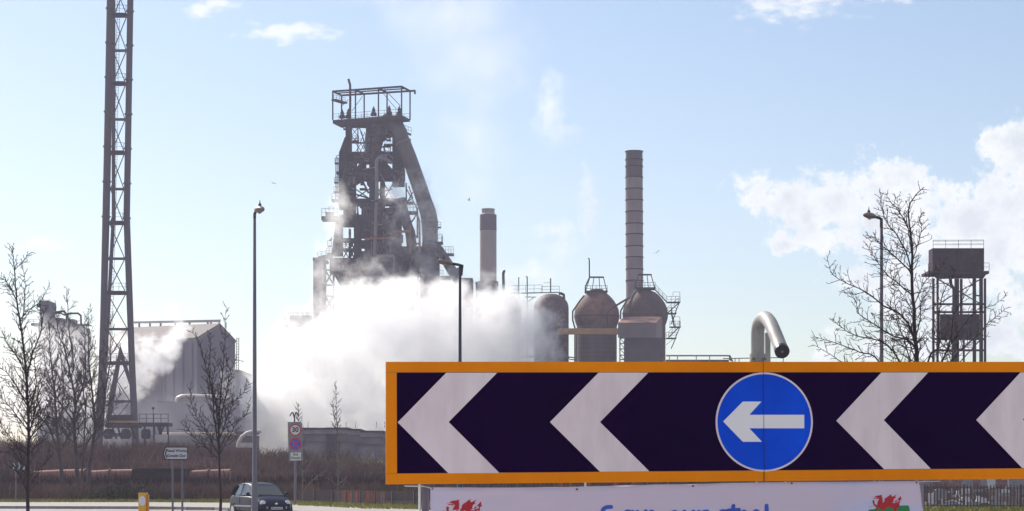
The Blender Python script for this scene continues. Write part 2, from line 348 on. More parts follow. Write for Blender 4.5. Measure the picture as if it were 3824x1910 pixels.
sp = [(x_, y_, ground_h(x_, y_)) for x_, y_ in [(rnd.uniform(-44, 20), rnd.uniform(140, 152)) for _ in range(9000)] if noise.noise(Vector((x_ * .18, y_ * .1, 12))) > .12]
blades('undergrowth', 'olive green patches of bramble low among the bare stems', sp, .25, 1.1, olive, .05, .7, 3)
# ivy covered bush
sp = []
for _ in range(2600):
    a = rnd.gauss(0, 1.1); sp.append((-25.6 + a * 1.25, 141 + rnd.gauss(0, .7), max(0, rnd.uniform(0, 1.45) * math.exp(-a * a * .35))))
vs, fs = [], []
for x, y, z in sp:
    i = len(vs); c = Vector((x, y, z * (.75 + .5 * noise.noise(Vector((x * 1.3, 0, 3)))))); n = Vector((rnd.gauss(0, 1), rnd.gauss(0, 1), rnd.gauss(0, 1) + .6)).normalized(); a = n.orthogonal().normalized() * rnd.uniform(.05, .1); b = n.cross(a)
    vs += [c + a, c + b * .7, c - a, c - b * .7]; fs.append((i, i + 1, i + 2, i + 3))
me = bpy.data.meshes.new('ivy_bush'); me.from_pydata([tuple(q) for q in vs], [], fs); me.materials.append(ivy_m)
o = bpy.data.objects.new('ivy_bush', me); COL.objects.link(o); tag(o, 'dark leafy evergreen bush among the bare stems behind the bollard', 'bush')

# far hills
hl = MB(); pr = []
for i in range(81):
    x = -900 + i * 22.5; z = 9 + 7 * noise.noise(Vector((x * .006, 0, 2))) + 2 * noise.noise(Vector((x * .03, 0, 4))); pr.append((x, max(3, z)))
for (a, za), (b, zb) in zip(pr, pr[1:]):
    hl.quad((a, 900, -.1), (b, 900, -.1), (b, 960, zb), (a, 960, za)); hl.quad((a, 960, za), (b, 960, zb), (b, 1100, -.1), (a, 1100, -.1))
tag(hl.build('hills', mat('distant_hillside', (.07, .075, .06), .95, vs=.02, col2=(.11, .1, .08)), smooth=True), kind='structure')

# ------------------------------------------------------------------ rusty pipeline and brick wall below the bank
t = thing('pipeline', 'rusty horizontal pipeline half buried in the brown scrub', 'pipeline', (P(320, 1780, 170).x, 170, 0))
for nm, x0, x1 in (('pipe', 130, 320), ('pipe', 320, 498), ('pipe', 692, 860)):
    MB().tube([P(x0, 1782, 170), P((x0 + x1) / 2, 1777, 170), P(x1, 1775, 170)], .48, 16).build(nm, mat('rusty_pipe', (.2, .09, .075), .85, vs=.6, col2=(.3, .15, .12)), t, smooth=True)
fl = MB()
for x in (320, 410, 498, 692, 780): fl.tube([P(x - 2, 1776, 170), P(x + 2, 1776, 170)], .58, 16)
fl.build('flange', rust, t)
t = thing('abutment', 'dark brown wall standing between the ends of the rusty pipeline', 'wall', (P(595, 1780, 168).x, 168, 0))
a = P(500, 1870, 168); b = P(692, 1762, 168); MB().box((a.x, 168, -.1), (b.x, 172, b.z)).build('wall', brown_wall, t)
MB().box((a.x - .1, 167.8, b.z + .004), (b.x + .1, 172.2, b.z + .25)).build('coping', steel, t)

# ------------------------------------------------------------------ blast furnace (drawn in metres from enlarged-photo measures)
S = 2.574
def q(x, y, d=0.0): return P(1060 + x / S, 260 + y / S, 444 + d)
bf = thing('blast_furnace', 'huge dark blast furnace tower with open gantry on top and slanting gas main', 'blast furnace', (q(900, 0).x, 444, 0))
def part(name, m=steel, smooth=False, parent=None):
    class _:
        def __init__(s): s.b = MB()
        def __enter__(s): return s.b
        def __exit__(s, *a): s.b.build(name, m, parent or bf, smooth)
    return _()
def qb(mb, x0, y0, x1, y1, d0, d1):
    a = q(x0, y1, d0); b = q(x1, y0, d0); mb.box((a.x, 444 + d0, a.z), (b.x, 444 + d1, b.z))
def X(mb, x0, y0, x1, y1, d, w=.25): mb.beam(q(x0, y0, d), q(x1, y1, d), w); mb.beam(q(x0, y1, d), q(x1, y0, d), w)
# gantry on top: near frame A, far frame B
A0, A1, B0, B1 = q(470, 212, -4), q(1132, 165, -9.6), q(555, 250, .6), q(1213, 208, -5)
da, db = q(470, 487, -4), q(1132, 437, -9.6); ea, eb = q(555, 525, .6), q(1213, 480, -5)
with part('gantry_beam') as b:
    b.beam(A0, A1, .35); b.beam(B0, B1 + (B1 - B0) * .075, .35); b.beam(A0, B0, .3); b.beam(A1, B1, .3)
    b.beam(A0.lerp(B0, .45), A1.lerp(B1, .45), .22)
    for k in (.33, .667): b.beam(A0.lerp(A1, k), B0.lerp(B1, k), .3)
hk = B1 + (B1 - B0) * .07
with part('hoist') as b: b.beam(hk, hk - Vector((0, 0, .7)), .35)
for k in (0, .333, .667, 1):
    with part('gantry_post') as b: b.beam(A0.lerp(A1, k), da.lerp(db, k), .28)
    with part('gantry_post') as b: b.beam(B0.lerp(B1, k), ea.lerp(eb, k), .28)
with part('gantry_brace') as b:
    b.beam(q(620, 290, -2), q(560, 350, -2), .1); b.beam(q(755, 260, -3), q(655, 400, -3), .1); b.beam(q(950, 225, -6), q(1085, 385, -6), .1); b.beam(q(1000, 225, -6), q(1120, 350, -6), .12)
with part('hoist_platform') as b:
    b.beam(q(478, 292, -3), q(590, 325, 0), 1.2, .3); rail(b, [q(478, 285, -3), q(590, 315, 0)], .9, .06, .8)
with part('gantry_deck') as b:
    v3 = Vector((0, 0, -.5)); b.hexa([da + v3 * 1.4, db + v3 * 1.4, eb + v3, ea + v3 * 1.6, da, db, eb, ea])
    b.hexa([q(485, 520, -2), q(600, 560, -1), q(1205, 497, -4), q(1040, 470, -8), q(485, 490, -2), q(600, 500, -1), q(1222, 480, -4), q(1040, 440, -8)])
with part('deck_girder') as b: qb(b, 535, 490, 800, 528, -2, 2); qb(b, 600, 485, 1060, 520, -3, 3)
with part('railing') as b:
    rail(b, [da, db], 1.2, .06, 1.2); rail(b, [ea, eb], 1.2, .06, 1.2)
with part('bleeder_pipe') as b: b.tube([q(622, 92, -3), q(626, 112, -3), q(637, 150, -3), q(638, 300, -3), q(636, 500, -3)], .24, 8)
for x, y0, y1 in ((863, 355, 445), (1012, 345, 435), (1110, 350, 440), (620, 375, 470), (560, 380, 470)):
    with part('bleeder_valve', smooth=True) as b:
        c = q(x, y1, -4); k = (y1 - y0) / S * PM(440); b.lathe(c, [(.65, 0), (.6, k * .3), (.35, k * .4), (.38, k * .6), (.22, k * .8), (.05, k)], 8)
# mast and hoist columns under the deck
with part('column') as b: qb(b, 592, 520, 640, 800, -3, 0); b.hexa([q(530, 800, -3), q(650, 800, -3), q(650, 800, 0), q(530, 800, 0), q(585, 650, -3), q(650, 650, -3), q(650, 650, 0), q(585, 650, 0)])
with part('column') as b: qb(b, 530, 795, 688, 1340, -2, .5)
with part('column') as b: qb(b, 788, 515, 905, 900, -1, 1.5); b.hexa([q(880, 800, -2), q(930, 800, -2), q(930, 800, 2), q(880, 800, 2), q(880, 520, -2), q(1000, 520, -2), q(1000, 520, 2), q(880, 520, 2)])
with part('column') as b: qb(b, 1042, 600, 1158, 1120, -1, 1)
with part('column') as b: qb(b, 820, 880, 905, 1560, -1, 1)
with part('column') as b: qb(b, 925, 1080, 968, 1400, 0, 2)
with part('lattice_mast') as b:
    for x0, x1, y0, y1 in ((650, 712, 560, 640), (650, 712, 640, 705), (690, 745, 710, 790), (735, 780, 600, 700), (735, 780, 700, 790)): X(b, x0, y0, x1, y1, 2, .12)
    b.beam(q(652, 560, 2), q(652, 790, 2), .15); b.beam(q(712, 560, 2), q(712, 790, 2), .22); b.beam(q(640, 705, 0), q(790, 708, 0), .3); b.beam(q(640, 560, 2), q(730, 552, 2), .3)
    b.tube([q(722, 560, 2), q(745, 600, 2), q(765, 670, 2), q(775, 760, 2)], .12, 6)
for y0, y1, x0, x1 in ((790, 885, 530, 1045), (955, 1060, 530, 1160), (1240, 1300, 520, 1180), (1395, 1445, 530, 1180)):
    with part('floor_deck') as b: qb(b, x0, y0, x1, y1, -2, 1.2)
with part('gusset') as b:
    for tri in (((735, 885), (790, 885), (790, 960), (692, 958)), ((905, 885), (975, 885), (1045, 960), (905, 960)), ((688, 1055), (760, 1055), (722, 1090), (690, 1110)), ((790, 1050), (820, 1050), (820, 1130), (800, 1110))):
        b.plate([q(x, y, 0) for x, y in tri], (0, 1.5, 0))
with part('truss_brace') as b:
    X(b, 688, 1150, 820, 1240, 1, .22); b.beam(q(688, 1200, 1), q(820, 1240, 1), .3); b.beam(q(760, 1080, 1), q(815, 1190, 1), .4); X(b, 968, 1105, 1045, 1240, 1, .22); X(b, 905, 1120, 930, 1240, 1, .15)
    b.beam(q(968, 1170, 1), q(1045, 1150, 1), .22); qb(b, 728, 1140, 790, 1160, 0, 1); qb(b, 735, 1080, 770, 1110, 0, 1)
with part('catwalk') as b:
    b.beam(q(930, 790, 2), q(1045, 825, 2), 1.0, .35); rail(b, [q(930, 785, 2), q(1045, 818, 2)], 1.1, .06, .8); b.beam(q(935, 745, 2), q(1030, 745, 2), .7, .2); qb(b, 960, 715, 1040, 735, 0, 1); b.beam(q(930, 700, 2), q(990, 665, 2), .4)
    rail(b, [q(660, 708, 1), q(780, 708, 1)], .9, .05, .7)
# cage ladder on the outside
with part('cage_ladder') as b:
    b.tube([q(500, 1240, -2), q(500, 860, -2), q(508, 832, -2), q(530, 824, -2)], .09, 5); b.beam(q(515, 1240, -2), q(515, 850, -2), .1); b.beam(q(528, 1240, -2), q(528, 850, -2), .1)
    for i in range(26): b.beam(q(500, 850 + i * 15, -2), q(528, 850 + i * 15, -2), .08)
with part('side_platform') as b: qb(b, 458, 1245, 530, 1262, -3, 0); rail(b, [q(460, 1245, -3), q(530, 1245, -3)], 1.1, .07, .5); qb(b, 505, 980, 535, 1000, -3, 0)
with part('side_platform') as b: qb(b, 360, 1410, 520, 1445, -4, 0); rail(b, [q(362, 1408, -4), q(520, 1408, -4)], 1.5, .07, .8); qb(b, 400, 1372, 470, 1410, -3, -1); rail(b, [q(430, 1355, -3), q(520, 1355, -3)], .7, .06, .8)
# middle mass: casing, columns, cross floors with openings between
with part('tower_casing') as b: qb(b, 745, 1330, 1100, 1620, -1, 1)
with part('tower_casing') as b: b.hexa([q(455, 1800, -3), q(570, 1800, -3), q(570, 1800, 2), q(455, 1800, 2), q(500, 1440, -3), q(570, 1440, -3), q(570, 1440, 2), q(500, 1440, 2)]); qb(b, 570, 1260, 688, 1510, -1, 1); b.plate([q(455, 1640, -3), q(430, 1650, -3), q(462, 1610, -3)], (0, 1, 0))
with part('column') as b: qb(b, 622, 1530, 640, 1810, 0, 2)
with part('column') as b: qb(b, 672, 1400, 742, 1810, -1, 1)
with part('tower_casing') as b: qb(b, 775, 1440, 1130, 1830, -1, 1)
with part('floor_deck') as b: qb(b, 560, 1622, 690, 1650, -2, 2); qb(b, 560, 1718, 690, 1735, -2, 2); qb(b, 740, 1640, 775, 1715, 0, 2); qb(b, 740, 1745, 775, 1830, 0, 2)
with part('truss_brace') as b:
    X(b, 572, 1650, 622, 1718, 0, .1); X(b, 640, 1650, 672, 1718, 0, .3); X(b, 572, 1735, 622, 1808, 0, .2); X(b, 640, 1735, 672, 1808, 0, .3); b.beam(q(596, 1650, 0), q(596, 1720, 0), .12); b.beam(q(572, 1685, 0), q(622, 1685, 0), .1)
with part('tower_base') as b: qb(b, 440, 1810, 1330, 1960, -3, 1); b.hexa([q(560, 2110, -4), q(700, 2110, -4), q(700, 2110, 4), q(560, 2110, 4), q(470, 1955, -4), q(760, 1955, -4), q(760, 1955, 4), q(470, 1955, 4)])
with part('tower_base') as b: qb(b, 600, 1950, 1235, 2300, -3, 4)
with part('tower_base') as b: qb(b, 1130, 1700, 1340, 1960, -3, 3)
with part('roof') as b: b.hexa([q(320, 1830, -4), q(470, 1830, -4), q(470, 1830, 3), q(320, 1830, 3), q(330, 1795, -4), q(470, 1765, -4), q(470, 1765, 3), q(330, 1795, 3)]); rail(b, [q(320, 1800, -4), q(440, 1780, -4)], .9, .07, .8)
skip = mat('skip_bridge_cladding', (.2, .175, .19), .7, vs=.3, col2=(.26, .23, .23))
with part('skip_tower', skip) as b: qb(b, 282, 1820, 375, 2950, -3, 3)
with part('skip_tower_cap') as b: qb(b, 278, 1808, 400, 1835, -4, 4)
with part('truss_post') as b: qb(b, 390, 1830, 405, 2950, -3, -2); qb(b, 470, 1900, 484, 2950, -3, -2)
with part('truss_brace') as b:
    for y0, y1 in ((1925, 2070), (2175, 2320), (2320, 2480)): X(b, 397, y0, 477, y1, -2.5, .3)
    for y in (1925, 2070, 2175, 2320, 2480): b.beam(q(375, y, -2.5), q(480, y + 8, -2.5), .3)
    b.beam(q(375, 1985, -2), q(400, 1880, -2), .2); X(b, 375, 2080, 397, 2180, -2, .15); X(b, 375, 2230, 397, 2300, -2, .15)
# tall grey service pipe on the front
with part('service_pipe', steel_light, True) as b:
    b.tube([q(1040, 900, -6), q(960, 858, -6), q(910, 850, -6), q(892, 875, -6), q(890, 1270, -6), q(876, 1700, -6), q(870, 1770, -6), q(895, 1795, -6), q(1060, 1793, -6)], .36, 10)
with part('pipe_flange') as b: b.tube([q(889, 1262, -6), q(889, 1275, -6)], .5, 10); b.tube([q(873, 1600, -6), q(873, 1606, -6)], .42, 10)
# gas uptakes and the slanting downcomer
with part('gas_uptake', steel_pipe, True) as b: b.tube([q(860, 800, -1), q(880, 640, -1), q(930, 540, -1), q(990, 480, -1), q(1040, 478, -1)], [1.4, 1.5, 1.5, 1.4, 1.2], 14)
with part('gas_uptake', steel_pipe, True) as b: b.tube([q(1010, 560, -3), q(1040, 500, -4), q(1080, 530, -5), q(1120, 610, -6), q(1145, 690, -6)], [1.0, 1.35, 1.45, 1.45, 1.4], 14)
with part('gas_uptake', steel, True) as b: b.tube([q(900, 640, 1), q(980, 600, 0), q(1060, 600, -2)], 1.2, 12)
dc = [q(1125, 640, -6), q(1152, 712, -6), q(1210, 860, -6), q(1305, 1132, -6), q(1350, 1270, -6), q(1385, 1370, -6), q(1400, 1450, -6), q(1404, 1560, -6), q(1404, 1650, -6)]
with part('downcomer', steel_pipe, True) as b: b.tube(dc, [1.42, 1.5, 1.52, 1.55, 1.6, 1.68, 1.68, 1.62, 1.55], 18)
with part('downcomer_collar', steel_light, True) as b:
    for i, j, r_ in ((0, 1, 1.6), ):
        a_, b_ = dc[i], dc[j]; b.tube([a_.lerp(b_, .72), a_.lerp(b_, .82), a_.lerp(b_, .98)], [1.62, 1.72, 1.62], 18)
    for y in (1532, 1455): b.tube([q(1404, y, -6), q(1404, y + 7, -6)], 1.75, 18)
with part('dust_catcher', steel, True) as b:
    c = q(1404, 1600, -6); zz = lambda y: q(0, y, -6).z; k = 438 / F / S
    b.lathe((c.x, c.y, 0), [(95 * k, 8), (95 * k, zz(2060)), (95 * k, zz(1950)), (94 * k, zz(1850)), (84 * k, zz(1740)), (70 * k, zz(1640)), (64 * k, zz(1600))], 20)
with part('side_platform') as b: qb(b, 1420, 1655, 1527, 1672, -8, -5); rail(b, [q(1480, 1655, -8), q(1525, 1655, -8)], 1.4, .08, .5); b.beam(q(1521, 1600, -8), q(1521, 1660, -8), .25)
with part('side_platform') as b: qb(b, 1540, 1766, 1632, 1782, -8, -5); rail(b, [q(1530, 1765, -8), q(1630, 1765, -8)], 1.3, .06, .5); b.beam(q(1560, 1782, -8), q(1620, 1782, -8), .8, .5); b.beam(q(1480, 1690, -7), q(1560, 1770, -7), .3)
with part('side_platform') as b: b.beam(q(1165, 605, -5), q(1222, 630, -5), 1.0, .3); rail(b, [q(1165, 600, -5), q(1224, 622, -5)], 1.3, .07, .5)
with part('side_platform') as b: qb(b, 1440, 1985, 1600, 2010, -8, -4); b.beam(q(1440, 2020, -6), q(1600, 1995, -6), .5); rail(b, [q(1495, 1985, -8), q(1530, 1985, -8)], 1.1, .07, .5)
with part('gas_offtake', steel_pipe, True) as b: b.tube([q(1470, 1700, -4), q(1530, 1790, -4), q(1590, 1890, -4), q(1650, 1990, -4), q(1690, 2060, -4)], [.9, .95, 1.05, 1.05, 1.0], 14)
with part('gas_offtake', steel_pipe) as b: b.tube([q(1655, 1920, -5), q(1672, 1950, -5)], 1.2, 10)
with part('foot_frame') as b:
    qb(b, 1235, 1955, 1330, 1975, -4, -2); qb(b, 1240, 2020, 1500, 2042, -3, -1); X(b, 1240, 1975, 1300, 2080, -2, .35); b.beam(q(1282, 1960, -3), q(1282, 2200, -3), .4); b.beam(q(1325, 1960, -3), q(1325, 2200, -3), .3); qb(b, 1340, 1990, 1500, 2300, -6, 0)
    b.tube([q(1235, 2010, -4), q(1250, 1990, -4), q(1275, 1985, -4), q(1290, 2010, -4)], .25, 6)
with part('outbuilding') as b: qb(b, 1640, 2005, 1815, 2600, -2, 6)
with part('outbuilding') as b: b.hexa([q(1832, 2600, -2), q(2060, 2600, -2), q(2060, 2600, 6), q(1832, 2600, 6), q(1845, 2045, -2), q(2055, 2040, -2), q(2055, 2040, 6), q(1845, 2045, 6)]); b.plate([q(1840, 2043, -2), q(1960, 2020, -2), q(2060, 2038, -2), q(2060, 2050, -2), q(1840, 2050, -2)], (0, 8, 0))
# open frame on the right side
with part('frame_post') as b: b.beam(q(1283, 1330, -3), q(1283, 1625, -3), .28)
with part('frame_post') as b: b.beam(q(1175, 1090, -3), q(1180, 1400, -3), .28)
with part('truss_brace') as b:
    for p_ in (((1180, 1150), (1283, 1340)), ((1240, 1180), (1180, 1290)), ((1200, 1120), (1240, 1240)), ((1283, 1380), (1215, 1490)), ((1220, 1540), (1285, 1620)), ((1180, 1270), (1225, 1250)), ((1225, 1460), (1260, 1430))): b.beam(q(*p_[0], -3), q(*p_[1], -3), .22)
with part('catwalk') as b: qb(b, 1170, 1362, 1288, 1388, -4, -2); rail(b, [q(1180, 1362, -4), q(1275, 1362, -4)], 1.5, .08, .6); qb(b, 1160, 1270, 1240, 1290, -4, -2)
with part('slanting_pipe', steel_pipe, True) as b: b.tube([q(1140, 1270, -5), q(1100, 1380, -5), q(1050, 1510, -5), q(1020, 1590, -5)], [.7, .8, .85, .95], 12)
with part('slanting_pipe', steel_pipe, True) as b: b.tube([q(1120, 1240, -4), q(1150, 1370, -4), q(1180, 1480, -4), q(1215, 1570, -4), q(1230, 1700, -4)], 1.05, 12)
rust_or = mat('rust_red_steelwork', (.28, .12, .07), .8, vs=.8, col2=(.17, .08, .06))
with part('rusty_beam', rust_or) as b: b.beam(q(780, 1628, -6.2), q(1080, 1620, -6.2), .35); b.beam(q(1060, 1560, -6), q(1215, 1556, -6), .5); b.beam(q(1212, 1500, -6), q(1215, 1770, -6), .45); b.beam(q(1215, 1680, -6), q(1300, 1674, -6), .35)
with part('service_pipe', mat('tan_pipe', (.45, .3, .18), .6, vs=.6, col2=(.34, .2, .12)), True) as b: b.tube([q(1280, 1405, -6), q(1292, 1425, -6), q(1302, 1460, -6), q(1306, 1755, -6)], .22, 8)
with part('service_pipe', steel_light, True) as b: b.tube([q(1060, 1790, -6), q(1056, 1960, -6)], .22, 8)
with part('stair_flight') as b:
    for i in range(5): b.beam(q(1055 + i * 8, 1420 + i * 34, -6), q(1130 - i * 6, 1440 + i * 34, -6), .12)

# pipes, beams, ladders and landings hung on the face of the tower
RC = random.Random(4)
zones = [(540, 680, 820, 1320), (700, 1040, 790, 885), (540, 1150, 960, 1055), (750, 1110, 1330, 1620), (780, 1120, 1450, 1830), (560, 1320, 1810, 2060), (1130, 1330, 1700, 1960), (690, 1160, 1240, 1440), (790, 1030, 530, 800)]
fm_ = [steel, steel_pipe, rust, steel_light]
bs4 = [MB() for _ in fm_]
for zx0, zx1, zy0, zy1 in zones:
    for _ in range(int((zx1 - zx0) * (zy1 - zy0) / 2500) + 8):
        b = bs4[RC.choice((0, 0, 0, 1, 1, 2, 2, 3))]; x = RC.uniform(zx0, zx1); y = RC.uniform(zy0, zy1); d_ = RC.uniform(-4.5, -2.2); k_ = RC.random()
        if k_ < .35: b.tube([q(x, y, d_), q(x + RC.uniform(-4, 4), min(zy1, y + RC.uniform(40, 200)), d_)], RC.uniform(.08, .3), 6)
        elif k_ < .65: b.beam(q(x, y, d_), q(min(zx1, x + RC.uniform(30, 160)), y + RC.choice((0, 0, 10, -20)), d_), RC.uniform(.12, .4))
        elif k_ < .8: x2 = min(zx1, x + RC.uniform(30, 70)); b.beam(q(x, y, d_), q(x2, y, d_), .9, .2); rail(b, [q(x, y, d_ - .4), q(x2, y, d_ - .4)], 1.0, .07, .7)
        elif k_ < .9: b.beam(q(x, y, d_), q(x + RC.uniform(-60, 60), y + RC.uniform(30, 90), d_), .2)
        else: a_ = q(x, y, d_); b.box(tuple(a_), (a_.x + RC.uniform(.5, 1.6), a_.y + .8, a_.z + RC.uniform(.5, 1.8)))
for b, m_ in zip(bs4, fm_): b.build('pipework', m_, bf, kind='stuff')
b = MB()   # small landings and brackets breaking the outline
for x, y, wd_ in ((512, 905, 22), (508, 1090, 22), (690, 690, 30), (505, 1180, 25), (590, 575, -18), (1158, 760, 20), (1160, 930, 22), (1340, 1470, -20), (440, 1700, 20), (436, 1770, 24), (1480, 1520, 30), (1330, 1850, -20)):
    b.beam(q(x - wd_, y, -2), q(x + wd_, y, -2), 1.2, .25); rail(b, [q(x - wd_, y, -2.5), q(x + wd_, y, -2.5)], 1.1, .08, .5)
b.build('landing', steel, bf, kind='stuff')

# ------------------------------------------------------------------ chimneys
ch = thing('chimney', 'round concrete chimney with sooty dark top band rising behind the furnace yard', 'chimney', (P(1823, 0, 520).x, 520, 0))
lathe_px(MB(), 1823, 520, [(32, 1870), (31.5, 1300), (31.2, 863)], 32).build('shaft', concrete, ch, True)
lathe_px(MB(), 1823, 520, [(31.6, 863), (31.4, 803)], 32).build('band', soot, ch, True)
lathe_px(MB(), 1823, 520, [(29, 803), (24, 798), (24, 786), (25, 784), (25, 781), (21, 781), (21, 790)], 32).build('flue', concrete, ch, True)
ch = thing('chimney', 'tall slim steel chimney banded by dark rings behind the domed stove', 'chimney', (P(2368, 0, 452).x, 452, 0))
ys = [598, 623, 664, 707, 749, 792, 837, 876, 921, 962, 1007, 1050]
lathe_px(MB(), 2368, 452, [(32, 664), (31.5, 565)], 32).build('sooty_shaft', stack_dark, ch, True)
prev = 664
for i, y in enumerate([707, 749, 792, 837, 876, 921, 962, 1007, 1060, 1870]):
    lathe_px(MB(), 2368 + i * .2, 452, [(32.4, y), (32.2, prev)], 32).build('shaft_section', stack_steel if i % 2 else mat('banded_stack_steel_b', (.2, .15, .145), .6, .1, vs=.15, col2=(.29, .23, .23), streak=(1, 1, .3)), ch, True); prev = y
for y in [567] + ys[:]: lathe_px(MB(), 2368 + max(0, (y - 664) / 43 * .2), 452, [(34.2, y + 1.6), (34.2, y - 1.6)], 32).build('ring', steel, ch, True)
for x0, x1, y0, y1 in ((2338, 2372, 1046, 1058),):
    b = MB(); rail(b, [P(x0, y1, 448), P(x1, y1, 448)], .7, .06, .6); b.build('ring_platform', steel, ch)

# ------------------------------------------------------------------ hot blast stoves
T = 2.1444
def z3(x, y, d): return P(1760 + x / T, 760 + y / T, d)
def stove(label, cx, d, prof, m, dome_m, split):
    root = thing('hot_blast_stove', label, 'furnace stove', (z3(cx, 0, d).x, d, 0), group='domed stoves beside the blast furnace')
    k = PM(d) / T; z = lambda y: z3(0, y, d).z
    lo = [(r_ * k, z(y)) for r_, y in prof if y >= split]; hi = [(r_ * k, z(y)) for r_, y in prof if y <= split]
    lo[0] = (lo[0][0], 0); c = z3(cx, 0, d)
    MB().lathe((c.x, d, 0), lo, 36).build('shell', m, root, True); MB().lathe((c.x, d, 0), hi, 36).build('dome', dome_m, root, True)
    for i_ in range(1, 9):   # plate seams round the shell
        y_ = split + i_ * 36; MB().lathe((c.x, d, 0), [((prof[1][0] + .7) * k, z(y_ + 1)), ((prof[1][0] + .7) * k, z(y_ - 1))], 36).build('seam', steel, root, True)
    return root
bulb = [(160, 2200), (160, 1050), (161, 985), (172, 955), (180, 925), (181, 895), (176, 855), (160, 815), (138, 780), (108, 745), (80, 722), (55, 712), (42, 708), (40, 690)]
def cage(root, x0, x1, xt0, xt1, yb, yt, d):
    b = MB(); k0 = -1.5; 
    for dd in (-1.8, 1.8):
        b.beam(z3(x0, yb, d + dd), z3(xt0, yt, d + dd), .16); b.beam(z3(x1, yb, d + dd), z3(xt1, yt, d + dd), .16); b.beam(z3(xt0, yt, d + dd), z3(xt1, yt, d + dd), .3)
        for f_ in (.3, .68): b.beam(z3(x0 + (x1 - x0) * f_, yb, d + dd), z3(xt0 + (xt1 - xt0) * f_, yt, d + dd), .14)
    for x_, y_ in ((xt0, yt), (xt1, yt)): b.beam(z3(x_, y_, d - 1.8), z3(x_, y_, d + 1.8), .25)
    b.build('hoist_frame', steel, root)
    b = MB(); a = z3(x0 - 4, yb + 6, d); c = z3(x1 + 4, yb, d); b.box((a.x, d - 2.2, a.z - .1), (c.x, d + 2.2, c.z)); rail(b, [z3(x0 - 4, yb, d - 2.2), z3(x1 + 4, yb, d - 2.2), z3(x1 + 4, yb, d + 2.2)], 1.15, .08, .9); b.build('platform', steel, root)
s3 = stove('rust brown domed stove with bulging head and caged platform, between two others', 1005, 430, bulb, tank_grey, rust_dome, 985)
cage(s3, 915, 1085, 950, 1058, 706, 592, 430)
MB().tube([z3(935, 441, 428), z3(944, 444, 428), z3(945, 470, 428), z3(946, 595, 428), z3(925, 640, 428), z3(914, 665, 428), z3(912, 720, 428)], .13, 8).build('vent_pipe', steel, s3)
MB().tube([z3(905, 738, 425), z3(870, 780, 425), z3(812, 865, 425), z3(812, 935, 425), z3(830, 1000, 425), z3(830, 1270, 425)], .16, 8).build('downpipe', steel, s3)
MB().tube([z3(842, 1000, 427), z3(842, 1270, 427)], .12, 6).build('downpipe', steel, s3)
b = MB(); k = 430 / F / T; c = z3(1005, 0, 430)
for y in (1030, 1075, 1110, 1150, 1190, 1230): b.lathe((c.x, 430, 0), [(161.5 * k, z3(0, y + 2, 430).z), (161.5 * k, z3(0, y - 2, 430).z)], 36)
b.build('hoop', tank_grey, s3)
b = MB(); b.lathe((c.x, 430, 0), [(182.5 * k, z3(0, 912, 430).z), (182.5 * k, z3(0, 905, 430).z)], 36); b.lathe((c.x, 430, 0), [(64 * k, z3(0, 712, 430).z), (50 * k, z3(0, 690, 430).z)], 16); b.build('collar', steel, s3)
s4 = stove('dark domed stove with a boxy corrugated hood and zigzag stairs, under the banded chimney', 1393, 428, [(r_ + (1 if y < 1000 else 2), y - 8) for r_, y in bulb], rust, mat('brown_dome', (.03, .016, .02), .75, vs=.4, col2=(.09, .04, .035)), 977)
cage(s4, 1312, 1468, 1338, 1440, 680, 572, 428)
b = MB(); lo = [z3(1175, 1077, 416), z3(1480, 1077, 416), z3(1530, 1077, 421), z3(1225, 1077, 424)]; up = [z3(1175, 962, 416), z3(1480, 962, 416), z3(1530, 912, 421), z3(1225, 912, 424)]
b.hexa(lo + up); b.build('hood', mat('hood_cladding', (.15, .11, .12), .65, vs=.3, col2=(.2, .15, .155), streak=(1, 1, .2)), s4)
MB().hexa([p + Vector((0, 0, .004)) for p in up] + [p + Vector((0, -.1, .12)) for p in up]).build('hood_roof', rust_dome, s4)
for i in range(18):
    x_ = 1182 + i * 17; MB().box((z3(x_, 0, 416).x, 415.9, z3(0, 1075, 416).z), (z3(x_ + 6, 0, 416).x, 416.0, z3(0, 968, 416).z)).build('cladding_rib', MATS['hood_cladding'], s4)
b = MB(); b.pbox(1760 + 1235 / T, 760 + 1080 / T, 1760 + 1525 / T, 1870, 417, 6); b.build('hood_support', mat('dark_casing', (.045, .03, .04), .8, vs=.3, col2=(.075, .05, .06)), s4)
b = MB()
for y in (1080, 1120, 1165, 1215, 1250): b.beam(z3(1188, y, 416), z3(1232, y + 2, 416), .18)
b.beam(z3(1190, 1080, 416), z3(1190, 1300, 416), .22); b.beam(z3(1228, 1080, 416), z3(1228, 1300, 416), .15)
for y in (1080, 1120, 1165, 1215): b.beam(z3(1190, y, 416), z3(1228, y + 42, 416), .12)
b.build('ladder_frame', steel, s4)
b = MB()   # stairs and landings on the flank
for (x0, y0), (x1, y1) in (((1470, 690), (1565, 790)), ((1570, 880), (1660, 800)), ((1600, 870), (1625, 985)), ((1580, 1075), (1665, 990))): b.beam(z3(x0, y0, 428), z3(x1, y1, 428), .25, .22); b.beam(z3(x0, y0, 427.2), z3(x1, y1, 427.2), .12, .2); rail(b, [z3(x0, y0, 427.4), z3(x1, y1, 427.4)], 1.1, .07, .9)
b.build('stair_flight', steel, s4)
for x0, x1, y_ in ((1565, 1672, 792), (1570, 1640, 882), (1590, 1675, 990), (1560, 1640, 1080)):
    b = MB(); a = z3(x0, y_ + 5, 428); c2 = z3(x1, y_, 428); b.box((a.x, 426.5, a.z), (c2.x, 429.5, c2.z)); rail(b, [z3(x0, y_, 426.5), z3(x1, y_, 426.5), z3(x1, y_, 429.5)], 1.15, .07, .8); b.beam(z3(x1 - 4, y_, 428), z3(x1 - 40, y_ + 85, 428), .18); b.build('landing', steel, s4)
